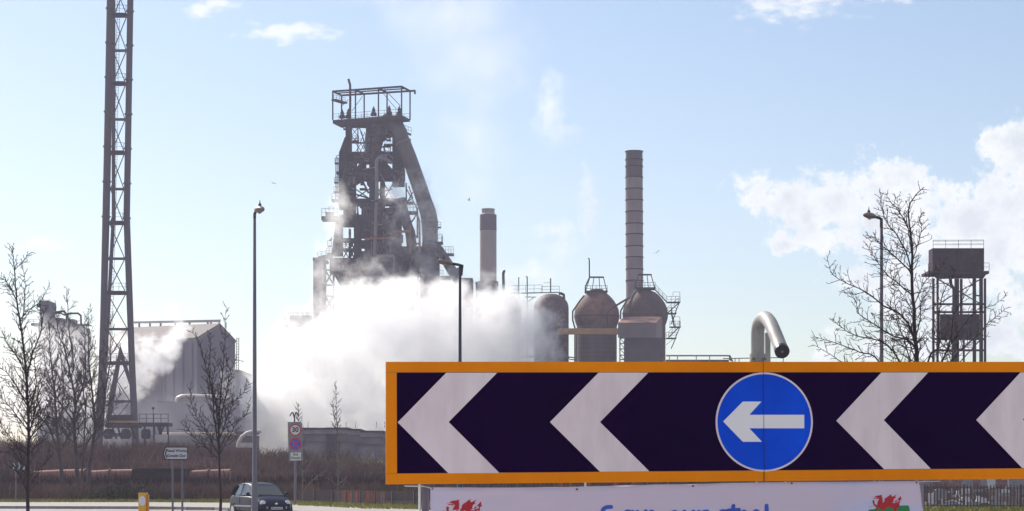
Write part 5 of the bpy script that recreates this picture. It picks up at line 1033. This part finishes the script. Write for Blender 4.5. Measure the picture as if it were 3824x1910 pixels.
for x_ in (43.5, 62.5, 82.5): pxplate(t, 'chevron', [(x_ + 1, 1728.5), (x_ + 7, 1728.5), (x_ + 14.5, 1741), (x_ + 8, 1754), (x_ + 2, 1754), (x_ + 8, 1741)], d - .006, .005, wb)
MB().tube([(P(58.6, 0, d).x, d + .06, 0), (P(58.6, 0, d).x, d + .06, P(0, 1735, d).z)], .035, 8).build('post', pole_grey, t, True)
d = 60; t = thing('bollard', 'yellow rectangular traffic bollard with a white oval on its face', 'bollard', (P(534, HY, d).x, d, 0))
yel = mat('yellow_plastic', (.85, .42, .01), .4, vs=3, col2=(.78, .36, .01)); a = P(516.5, 0, d); c = P(545, 0, d); zt = P(0, 1844, d).z
b = MB(); b.box((a.x, d, -.12), (c.x, d + .3, zt)); o = b.build('body', yel, t); bv = o.modifiers.new('b', 'BEVEL'); bv.width = .012; bv.segments = 2
MB().box((c.x + .002, d + .04, -.12), (c.x + .05, d + .26, zt - .03)).build('side_panel', mat('amber_side', (.6, .2, .0), .4), t)
MB().box((a.x - .008, d - .008, zt), (c.x + .008, d + .308, zt + .02)).build('cap', mat('bollard_cap', (.7, .45, .12), .5), t)
pxplate(t, 'oval_face', ell(531, 1871.5, 12.5, 18.5, 32), d - .006, .005, mat('oval_white', (.7, .68, .74), .4))

# ------------------------------------------------------------------ railings
def fence(label, pts, h, pitch, w_, m, postm_, every, redr=(), cat='railing', pattern=None, grp=None):
    root = thing('railing', label, cat, tuple(pts[0]), group=grp)
    me = MB().box((-w_ / 2, -.015, .04), (w_ / 2, .015, h)).mesh('pale', m); me_r = MB().box((-w_ / 2, -.02, .04), (w_ / 2, .02, h)).mesh('pale', redr[2]) if redr else None
    pm_ = MB().box((-.06, -.06, -.1), (.06, .06, h + .03)).mesh('post', postm_); acc = 0.0; cnt = 0
    for p, q_ in zip(pts, pts[1:]):
        n = int((q_ - p).length / pitch)
        for i in range(n):
            w3 = p.lerp(q_, i / n); px_ = CX + w3.x / w3.y * F
            rr_ = redr and ((redr[0] < px_ < redr[1]) and random.Random(cnt).random() < .35)
            isp = cnt % every == 0
            o = bpy.data.objects.new('post' if isp else 'pale', pm_ if isp else (me_r if rr_ else me)); COL.objects.link(o); o.parent = root; o.location = w3 - Vector(pts[0]); o.rotation_euler.z = math.atan2(q_.y - p.y, q_.x - p.x); cnt += 1
        for z_ in (.16, h - .14):
            MB().beam(p + Vector((0, .03, z_)), q_ + Vector((0, .03, z_)), .03, .045).build('rail', m, root)
    return root
dk = mat('dark_railing_paint', (.05, .04, .06), .6, vs=4, col2=(.1, .06, .06)); rd = mat('red_primer_railing', (.45, .1, .04), .7, vs=3, col2=(.2, .06, .04))
fence('low dark railings with some rusty red pales beside the pavement', [P(1108, 1875, 135).copy(), P(1250, 1878.5, 130), P(1440, 1886, 121), P(1575, 1890, 117)], .78, .15, .05, dk, dk, 18, (1270, 1440, rd))
fence('dark vertical bar railings on the grass verge before the graveyard', [Vector((P(3395, 0, 106).x, 106.4, 0)), Vector((P(3824, 0, 105).x + .1, 105.4, 0)), Vector((30, 104.9, 0))], 1.17, .157, .06, dk, dk, 17)
rw = [thing('marker_post', lb, 'post', tuple(G(x_, 1888))) for x_, lb in ((2186, 'white marker post just visible under the road sign'), )]
for x_ in (2200, 2293, 2352, 2155, 2400): pass
o = MB().box((-.06, -.06, 0), (.06, .06, 1.3)).build('post', mat('white_conduit', (.75, .75, .7), .5), rw[0], local=True)
for i, x_ in enumerate((2098, 2131, 2200, 2298, 2365)):
    p = G(x_, 1888); t = thing('marker_post', ['red painted post below the second chevron', 'red painted post with a pale neighbour under the sign', 'red painted post near the white marker post', 'faded red post under the middle of the sign', 'last red post showing under the sign'][i], 'post', tuple(p), group='red posts behind the banner')
    MB().box((-.09, -.06, 0), (.09, .06, 1.3)).build('post', rd, t, local=True)

# ------------------------------------------------------------------ graveyard beyond the railings
R = random.Random(12)
stone_c = [mat('grave_stone_%s' % s, c, .6, vs=4, col2=c2, bump=.2, bs_=20) for s, c, c2 in (('grey', (.2, .19, .21), (.28, .26, .28)), ('dark', (.06, .05, .07), (.1, .08, .1)), ('pale', (.5, .48, .5), (.62, .6, .62)), ('brown', (.18, .12, .1), (.25, .17, .14)))]
def stone_mesh(kind, m):
    b = MB(); wv = .35
    if kind == 0: pr_ = [(-wv, 0), (wv, 0), (wv, .75)] + [(wv * math.cos(a), .75 + .22 * math.sin(a)) for a in [math.pi * i / 8 for i in range(1, 8)]] + [(-wv, .75)]
    elif kind == 1: pr_ = [(-wv, 0), (wv, 0), (wv, .9), (-wv, .9)]
    else: pr_ = [(-.08, 0), (.08, 0), (.08, .7), (.3, .7), (.3, .86), (.08, .86), (.08, 1.15), (-.08, 1.15), (-.08, .86), (-.3, .86), (-.3, .7), (-.08, .7)]
    b.plate([(x, -.05, z_ + .12) for x, z_ in pr_], (0, .1, 0)); return b.mesh('stone', m)
protos = [(k, i, stone_mesh(k, m)) for k in (0, 1, 2) for i, m in enumerate(stone_c)]; plinth = {i: MB().box((-.45, -.14, -.05), (.45, .14, .12)).mesh('plinth', m) for i, m in enumerate(stone_c)}
knd = ['round topped', 'square topped', 'cross shaped']; clr = ['grey', 'dark', 'pale', 'brown']
cells = []
for row in range(9):
    d = 122 + row * 11 + row * row * .4
    n = 8
    for i in range(n):
        x_ = 3440 + (i + R.uniform(.1, .9)) * 410 / n; cells.append((x_, d + R.uniform(-2, 2), row, i))
ordn = ['first', 'second', 'third', 'fourth', 'fifth', 'sixth', 'seventh', 'eighth', 'ninth']
for x_, d, row, col_ in cells:
    k, i, me = R.choice(protos); p = P(x_, 0, d); h = ground_h(p.x, d); sc = R.uniform(.9, 1.5)
    t = thing('gravestone', f'{clr[i]} {knd[k]} gravestone, {ordn[col_]} from the sign in the {ordn[row]} row behind the railings', 'gravestone', (p.x, d, h), R.uniform(-.3, .3), group='gravestones behind the railings'); t.scale = (sc, sc, sc)
    for nm, mm in (('stone', me), ('plinth', plinth[i])): o = bpy.data.objects.new(nm, mm); COL.objects.link(o); o.parent = t
t = thing('boundary_hedge', 'dark clipped hedge along the back of the graveyard', 'hedge', (46, 236, 0))
b = MB(); pts_ = [(34 + i * 2.2, 236 + R.uniform(-.3, .3)) for i in range(24)]
for (x0, y0), (x1, y1) in zip(pts_, pts_[1:]): h0, h1 = 1.9 + R.uniform(-.2, .2), 1.9 + R.uniform(-.2, .2); b.hexa([(x0, y0 - 1, -.2), (x1, y1 - 1, -.2), (x1, y1 + 1, -.2), (x0, y0 + 1, -.2), (x0, y0 - .8, h0), (x1, y1 - .8, h1), (x1, y1 + .8, h1), (x0, y0 + .8, h0)])
b.build('foliage', mat('hedge_mass', (.05, .04, .04), .95, vs=.6, col2=(.1, .08, .06), bump=1, bs_=4), t)

# ------------------------------------------------------------------ cars
navy = mat('dark_blue_car_paint', (.006, .007, .028), .38, .0, coat=.0, spec=.25); glassm = mat('car_glass', (.03, .045, .06), .04, 0, spec=.8); tyre = mat('tyre_rubber', (.015, .013, .015), .85); alloy = mat('alloy_wheel', (.5, .48, .5), .3, .8)
blackpl = mat('black_trim', (.01, .01, .014), .6); chrome = mat('chrome', (.7, .7, .72), .15, 1.0); lampg = mat('headlamp_glass', (.55, .55, .6), .08, 0, spec=.9, coat=.8); platem = mat('number_plate', (.5, .48, .5), .5)
def car(label, loc, rz, cat='car', group=None):
    root = thing('parked_car', label, cat, loc, rz, group)
    # x forward, y left; length 3.52 m
    secs = [(-1.76, .60, .30, .62, .66), (-1.72, .74, .24, .86, .80), (-1.5, .80, .2, .94, .96), (-1.0, .82, .18, .93, .95), (0, .82, .18, .91, .94), (.55, .82, .18, .90, .93), (.95, .81, .18, .86, .92), (1.3, .79, .2, .78, .84), (1.55, .74, .22, .68, .72), (1.70, .64, .25, .56, .58), (1.76, .52, .3, .46, .48)]
    b = MB(); m_ = len(secs); ring_n = 12
    for x, hw, z0, zs, zc in secs:
        rg = [(-hw * .92, z0), (-hw, z0 + .12), (-hw, (z0 + zs) / 2 + .03), (-hw * .975, zs - .06), (-hw * .9, zs), (-hw * .45, zc), (hw * .45, zc), (hw * .9, zs), (hw * .975, zs - .06), (hw, (z0 + zs) / 2 + .03), (hw, z0 + .12), (hw * .92, z0)]
        for y, z_ in rg: b.v.append(Vector((x, y, z_)))
    for k in range(m_ - 1):
        for j in range(ring_n): p = k * ring_n; b.f.append((p + j, p + (j + 1) % ring_n, p + ring_n + (j + 1) % ring_n, p + ring_n + j))
    b.f.append(tuple(range(ring_n))); b.f.append(tuple((m_ - 1) * ring_n + j for j in range(ring_n)))
    body_ = b.build('body', navy, root, True, local=True); sb = body_.modifiers.new('s', 'SUBSURF'); sb.levels = sb.render_levels = 2
    # cabin: roof shell and pillars
    roof = [(-1.60, .60, .93), (-1.42, .60, 1.26), (-1.18, .58, 1.40), (-.7, .58, 1.46), (-.1, .575, 1.455), (.2, .56, 1.41), (.42, .55, 1.32)]
    b = MB()
    for x, hw, z_ in roof[1:]: b.v += [Vector((x, -hw, z_ - .05)), Vector((x, -hw * .86, z_)), Vector((x, 0, z_ + .02)), Vector((x, hw * .86, z_)), Vector((x, hw, z_ - .05))]
    for k in range(len(roof) - 2):
        for j in range(4): p = k * 5; b.f.append((p + j, p + j + 1, p + 5 + j + 1, p + 5 + j))
    rf = b.build('roof', navy, root, True, local=True); sm = rf.modifiers.new('t', 'SOLIDIFY'); sm.thickness = .04; sm.offset = -1; sb = rf.modifiers.new('s', 'SUBSURF'); sb.levels = sb.render_levels = 2
    for s_ in (-1, 1):
        b = MB()
        for p, q_, wd_ in (((.95, .72, .92), (.40, .545, 1.30), .07), ((-.38, .74, .93), (-.42, .57, 1.41), .08), ((-1.30, .75, .94), (-1.16, .575, 1.37), .2), ((-1.62, .70, .94), (-1.44, .58, 1.28), .08)):
            b.beam(Vector((p[0], p[1] * s_, p[2])), Vector((q_[0], q_[1] * s_, q_[2])), wd_, .05)
        b.build('pillar', navy, root, local=True)
        for pts in ([(.86, .735, .93), (-.34, .765, .93), (-.38, .585, 1.385), (-.05, .585, 1.39), (.34, .57, 1.30)], [(-.43, .765, .93), (-1.24, .755, .94), (-1.12, .59, 1.33), (-.46, .585, 1.385)]):
            b = MB(); b.plate([Vector((x, y * s_, z_)) for x, y, z_ in pts], (0, -.012 * s_, 0)); b.build('side_window', glassm, root, local=True)
        b = MB(); b.box((.62, s_ * .80, .93), (.78, s_ * .95, 1.05)); o = b.build('door_mirror', navy, root, local=True); bb_ = o.modifiers.new('b', 'BEVEL'); bb_.width = .03; bb_.segments = 2
        b = MB(); b.box((-1.05, s_ * .815, .44), (.98, s_ * .835, .50)); b.build('side_strip', mat('strip_grey', (.35, .33, .36), .5), root, local=True)
        b = MB(); b.box((-.40, s_ * .812, .3), (-.385, s_ * .824, .9)); b.box((.88, s_ * .812, .3), (.895, s_ * .822, .86)); b.build('door_gap', blackpl, root, local=True)
        for xw in (-1.16, 1.16):
            b = MB(); b.tube([(xw, s_ * .66, .285), (xw, s_ * .835, .285)], [.285, .285], 28); wh = b.build('wheel', tyre, root, True, local=True)
            b = MB(); b.tube([(xw, s_ * .80, .285), (xw, s_ * .842, .285)], [.19, .175], 24); o = b.build('rim', alloy, wh, True, local=True)
            b = MB(); b.tube([(xw, s_ * .60, .30), (xw, s_ * .826, .30)], .335, 28); b.build('wheel_arch', blackpl, root, True, local=True)
        # round headlights
        c = Vector((1.56, s_ * .56, .58)); dr = Vector((.95, s_ * .32, .22)).normalized(); b = MB(); b.tube([c, c + dr * .05, c + dr * .085, c + dr * .1], [.125, .125, .1, .04], 20); b.build('headlight', lampg, root, True, local=True)
        b = MB(); b.tube([c - dr * .03, c + dr * .045], .14, 20); b.build('headlight_ring', chrome, root, True, local=True)
        b = MB(); b.tube([(1.73, s_ * .42, .42), (1.755, s_ * .42, .42)], .045, 12); b.build('indicator', lampg, root, True, local=True)
    b = MB(); b.plate([(.97, -.66, .925), (.97, .66, .925), (.44, .52, 1.335), (.44, -.52, 1.335)], (-.01, 0, -.012)); b.build('windscreen', glassm, root, local=True)
    b = MB(); b.plate([(-1.66, -.6, .95), (-1.66, .6, .95), (-1.45, .5, 1.28), (-1.45, -.5, 1.28)], (.01, 0, -.01)); b.build('rear_window', glassm, root, local=True)
    b = MB(); b.box((1.62, -.5, .46), (1.745, .5, .50)); b.box((1.64, -.5, .26), (1.765, .5, .34)); b.build('grille', blackpl, root, local=True)
    b = MB(); b.lathe((0, 0, 0), [(.05, 0), (.06, .008), (.06, .012), (.05, .016)], 20)
    for v_ in b.v: v_.x, v_.y, v_.z = v_.z + 1.70, v_.x, v_.y + .56
    em = b.build('badge', chrome, root, True, local=True)
    b = MB(); b.box((1.765, -.26, .33), (1.778, .26, .44)); npl = b.build('number_plate', platem, root, local=True)
    b = MB()
    for i in range(7): y_ = -.2 + i * .066; b.box((1.7785, y_ - .018, .355), (1.781, y_ - .006, .415)); b.box((1.7785, y_ + .006, .355), (1.781, y_ + .018, .415 - (i % 3) * .02))
    b.build('plate_mark', blackpl, npl, local=True)
    b = MB(); b.tube([(.95, -.5, .935), (1.0, .1, .965)], .008, 5); b.build('wiper', blackpl, root, local=True)
    for y_, x_ in ((-.33, -.15), (.33, -.15)):
        b = MB(); b.box((x_ - .1, y_ - .22, .55), (x_ + .05, y_ + .22, 1.1)); b.box((x_ - .08, y_ - .12, 1.1), (x_, y_ + .12, 1.28)); b.build('seat', blackpl, root, local=True)
    return root
cx_ = P(971, 0, 91).x
car('small dark blue hatchback with round headlights driving past behind the lamp post', (cx_, 91.3, -.12), math.radians(-90 + 29), 'car')
car('dark car seen only by its curved roof through the railings', (P(3590, 0, 116).x, 116.5, ground_h(P(3590, 0, 116).x, 116.5)), math.radians(8), 'car')

# ------------------------------------------------------------------ gulls
gm = mat('gull_grey', (.3, .3, .32), .8)
def gull(label, x, y, d, span, rz, tilt):
    p = P(x, y, d); root = thing('gull', label, 'bird', tuple(p), rz, group='gulls in the sky'); root.rotation_euler = (0, tilt, rz)
    MB().tube([(0, -.24, 0), (0, -.16, .01), (0, 0, .02), (0, .14, .02), (0, .22, .03)], [.02, .05, .065, .045, .01], 8).build('body', gm, root, True, local=True)
    for s_ in (-1, 1):
        b = MB(); k = span / 2; pts = [(0, -.06, .03), (s_ * k * .45, -.02, .17), (s_ * k, -.16, .10), (s_ * k * .5, -.15, .15), (0, -.16, .02)]
        b.plate(pts, (0, 0, -.015)); b.build('wing', gm, root, local=True)
gull('gull gliding above the leftmost street lamp', 1018, 685, 310, 1.1, .5, .35)
gull('gull flying between the furnace and the concrete chimney', 1750, 748, 300, .9, 1.5, .5)
gull('gull with raised wing near the banded chimney', 2451, 945, 290, 1.2, .4, -.5)

# ------------------------------------------------------------------ steam: voxel volumes of real size
def steam(name, label, blobs_, d, lo, hi, res, density, nscale, namp, gain=2.2, color=(.97, .97, .975), aniso=.35, ro=.62, warp=3.0, inner=.75):
    gnt = bpy.data.node_groups.new(name + '_field', 'GeometryNodeTree'); gnt.interface.new_socket('Geometry', in_out='OUTPUT', socket_type='NodeSocketGeometry')
    n = gnt.nodes; l = gnt.links; out = n.new('NodeGroupOutput'); pos = n.new('GeometryNodeInputPosition')
    def vm(op, a, b_=None, c=None):
        q_ = n.new('ShaderNodeVectorMath'); q_.operation = op
        for i, s_ in enumerate((a, b_)):
            if s_ is None: continue
            if isinstance(s_, tuple): q_.inputs[i].default_value = s_
            else: l.new(s_, q_.inputs[i])
        if c is not None: q_.inputs['Scale'].default_value = c
        return q_.outputs['Value'] if op in ('LENGTH', 'DOT_PRODUCT') else q_.outputs[0]
    def fm(op, a, b_=None, c=None, clamp=False):
        q_ = n.new('ShaderNodeMath'); q_.operation = op; q_.use_clamp = clamp
        for i, s_ in enumerate((a, b_, c)):
            if s_ is None: continue
            if isinstance(s_, (int, float)): q_.inputs[i].default_value = s_
            else: l.new(s_, q_.inputs[i])
        return q_.outputs[0]
    def nz_(sc, det, off, ro=.6):
        q_ = n.new('ShaderNodeTexNoise'); q_.inputs['Scale'].default_value = sc; q_.inputs['Detail'].default_value = det; q_.inputs['Roughness'].default_value = ro
        l.new(vm('ADD', pos.outputs[0], off), q_.inputs['Vector']); return q_
    wn_ = nz_(nscale * .6, 3, (31, 7, 3)); wv = vm('SCALE', vm('SUBTRACT', wn_.outputs['Color'], (.5, .5, .5)), None, warp * 2); pw = vm('ADD', pos.outputs[0], wv)
    acc = None
    for (x, y, dd2, rx, ry, rz_, s_) in blobs_:
        c = P(x, y, d + dd2); k = PM(d + dd2)
        v_ = vm('DIVIDE', vm('SUBTRACT', pw, tuple(c)), (rx * k, ry, rz_ * k)); f_ = fm('MULTIPLY', fm('SUBTRACT', 1.0, vm('LENGTH', v_)), s_)
        acc = f_ if acc is None else fm('SMOOTH_MAX', acc, f_, .15)
    fb = nz_(nscale, 7, (3, 1, 9), ro)
    f2 = nz_(nscale * 2.6, 6, (13, 4, 2), .68)
    dn = fm('MULTIPLY', fm('ADD', acc, fm('MULTIPLY', fm('SUBTRACT', fb.outputs[0], .5), namp)), gain, clamp=True)
    dn = fm('MULTIPLY', dn, fm('MULTIPLY_ADD', fm('SUBTRACT', f2.outputs[0], .38, clamp=True), inner * 5.0, 1.0 - inner))
    vc = n.new('GeometryNodeVolumeCube'); l.new(dn, vc.inputs['Density']); a = P(lo[0], lo[1], d); b_ = P(hi[0], hi[1], d)
    vc.inputs['Min'].default_value = (a.x, d + lo[2], a.z); vc.inputs['Max'].default_value = (b_.x, d + hi[2], b_.z)
    for i, ax in enumerate('XYZ'): vc.inputs['Resolution ' + ax].default_value = res[i]
    m = bpy.data.materials.new(name + '_vapour'); m.use_nodes = True; t_ = m.node_tree; t_.nodes.clear(); pv_ = t_.nodes.new('ShaderNodeVolumePrincipled'); mo_ = t_.nodes.new('ShaderNodeOutputMaterial')
    pv_.inputs['Color'].default_value = (*color, 1); pv_.inputs['Density'].default_value = density; pv_.inputs['Anisotropy'].default_value = aniso; t_.links.new(pv_.outputs[0], mo_.inputs['Volume'])
    smn = n.new('GeometryNodeSetMaterial'); smn.inputs['Material'].default_value = m; l.new(vc.outputs[0], smn.inputs['Geometry']); l.new(smn.outputs[0], out.inputs[0])
    vd = bpy.data.volumes.new(name); vd.materials.append(m)
    o = bpy.data.objects.new(name, vd); COL.objects.link(o); md = o.modifiers.new('field', 'NODES'); md.node_group = gnt
    tag(o, label, 'steam', kind='stuff'); return o
main_blobs = [(1500, 1260, 0, 330, 13, 190, 1.4), (1250, 1330, 0, 260, 12, 190, 1.4), (1050, 1480, 0, 200, 12, 170, 1.3), (1300, 1560, 0, 330, 12, 200, 1.3), (1720, 1330, 0, 330, 13, 230, 1.4), (1900, 1230, 0, 180, 10, 150, 1.1), (1960, 1290, 0, 110, 6, 110, .7), (1880, 1150, 0, 110, 8, 90, .9), (1850, 1300, -4, 170, 9, 150, 1.2), 
    (1350, 1120, 0, 130, 9, 80, 1), (1480, 1100, 2, 120, 9, 70, .9), (1660, 1130, 2, 150, 9, 70, 1), (1820, 1130, 2, 120, 9, 60, .9), (2010, 1180, 0, 70, 5, 70, .65), (2040, 1290, 0, 70, 5, 90, .55), (990, 1640, 0, 110, 9, 90, .9), (900, 1420, 0, 80, 8, 60, .7), (1150, 1250, 0, 90, 8, 80, .8), (1060, 1660, 0, 130, 9, 70, .9), (1380, 1680, 0, 200, 10, 60, .9)]
steam('steam_cloud', 'huge bright white steam cloud billowing in front of the furnace and stoves', main_blobs, 396, (760, 1730, -18), (2220, 960, 16), (290, 70, 150), .26, .15, 3.2, 3.2, warp=3.2, aniso=.5, ro=.8, inner=.85)
steam('steam_wisp', 'thin steam wisps curling round the furnace tower', [(1275, 760, 0, 50, 4, 70, .8), (1255, 840, 0, 60, 4, 90, .9), (1240, 960, 0, 50, 4, 90, .5), (1210, 1030, 0, 60, 4, 120, .5), (1480, 720, 0, 60, 4, 60, .9), (1520, 790, 0, 60, 4, 60, .35), (1600, 820, 0, 60, 4, 80, .7), (1590, 950, 0, 70, 4, 120, .45), (1200, 1120, 0, 60, 4, 140, .7), (1500, 900, 0, 40, 4, 80, .3), (1130, 1200, 0, 60, 4, 60, .45), (1400, 1010, 0, 130, 4, 50, .55), (1620, 1040, 0, 110, 4, 50, .6), (1250, 1090, 0, 90, 4, 60, .7), (1560, 700, 0, 60, 4, 50, .5), (1780, 1060, 0, 90, 4, 40, .55)], 428, (1100, 1290, -6), (1900, 620, 6), (190, 24, 210), .34, .3, 2.8, 1.0, warp=1.8, aniso=.5, ro=.7)
steam('steam_plume', 'ragged white steam pouring down beside the gabled shed and the mast', [(665, 1240, 0, 45, 3.5, 45, .9), (625, 1300, 0, 60, 4, 60, 1.0), (570, 1350, 0, 75, 4, 60, 1.0), (510, 1400, 0, 80, 4, 75, 1.0), (490, 1450, 0, 60, 4, 60, .8), (530, 1270, 2, 90, 3, 30, .45), (440, 1400, 0, 80, 4, 120, .9), (460, 1310, 1, 90, 4, 70, .8), (400, 1330, 1, 60, 4, 100, .7), (545, 1290, 2, 60, 4, 35, .8)], 366, (360, 1560, -8), (760, 1170, 8), (150, 36, 150), .42, .3, 2.2, 2.2, warp=1.4, aniso=.5, ro=.72)
steam('steam_plume', 'pale steam bank behind the slender bare trees', [(120, 1480, 0, 200, 7, 170, .9), (220, 1360, 0, 170, 7, 170, .9), (330, 1480, 0, 120, 7, 150, .6), (50, 1560, 0, 160, 7, 110, .9), (-80, 1500, 0, 160, 7, 170, .9), (180, 1270, 0, 110, 6, 90, .5)], 372, (-250, 1700, -9), (430, 1170, 9), (150, 30, 120), .22, .18, 2.4, 1.6, warp=2.8, aniso=.5, ro=.7)
steam('chimney_smoke', 'faint smoke plume drifting up from the concrete chimney', [(1790, 700, 0, 95, 7, 120, .6), (1780, 500, 0, 150, 10, 200, .6), (1800, 250, 0, 230, 12, 260, .6), (1650, 60, 0, 320, 14, 200, .6), (1450, -120, 0, 350, 14, 160, .6)], 505, (1150, 790, -14), (2080, -260, 14), (90, 20, 110), .06, .07, 1.3, 1.0, warp=4)
steam('steam_wisp', 'wispy white vapour hanging in the sky between the two chimneys', [(2190, 780, 0, 45, 4, 170, .9), (2060, 860, 0, 110, 4, 45, .55), (2050, 420, 0, 70, 5, 130, .55), (2080, 330, 0, 50, 4, 60, .4), (2100, 920, 0, 90, 4, 80, .4), (1980, 1030, 0, 120, 5, 60, .5), (2090, 500, 0, 90, 5, 40, .5)], 440, (1840, 1110, -7), (2320, 230, 7), (110, 14, 190), .17, .24, 1.8, 1.2, warp=2.6)
steam('steam_wisp', 'faint vapour above the gabled shed roof', [(640, 1170, 0, 60, 4, 60, .7), (700, 1160, 0, 50, 4, 30, .5), (550, 1190, 0, 70, 4, 40, .5)], 380, (450, 1240, -5), (800, 1080, 5), (80, 12, 50), .1, .3, 1.3, 1.2, warp=1.6)

steam('steam_haze', 'thin bluish vapour lying low round the sheds and mast foot', [(640, 1560, 0, 360, 9, 170, .8), (350, 1600, 0, 300, 9, 130, .8), (850, 1500, 0, 200, 8, 170, .7)], 345, (-50, 1740, -9), (1120, 1330, 9), (90, 14, 50), .02, .08, .9, 1.3, warp=3, color=(.86, .89, 1.0))
# ------------------------------------------------------------------ air
hz = MB().box((-1000, -60, -4), (1000, 1250, 150)); o = hz.build('haze', None)
m = bpy.data.materials.new('haze_air'); m.use_nodes = True; t_ = m.node_tree; t_.nodes.clear(); pv_ = t_.nodes.new('ShaderNodeVolumePrincipled'); mo_ = t_.nodes.new('ShaderNodeOutputMaterial')
pv_.inputs['Color'].default_value = (.78, .78, 1.0, 1); pv_.inputs['Density'].default_value = .00024; pv_.inputs['Anisotropy'].default_value = .3; t_.links.new(pv_.outputs[0], mo_.inputs['Volume'])
o.data.materials.append(m); tag(o, 'pale bluish haze filling the air over the steelworks', 'haze', kind='stuff')
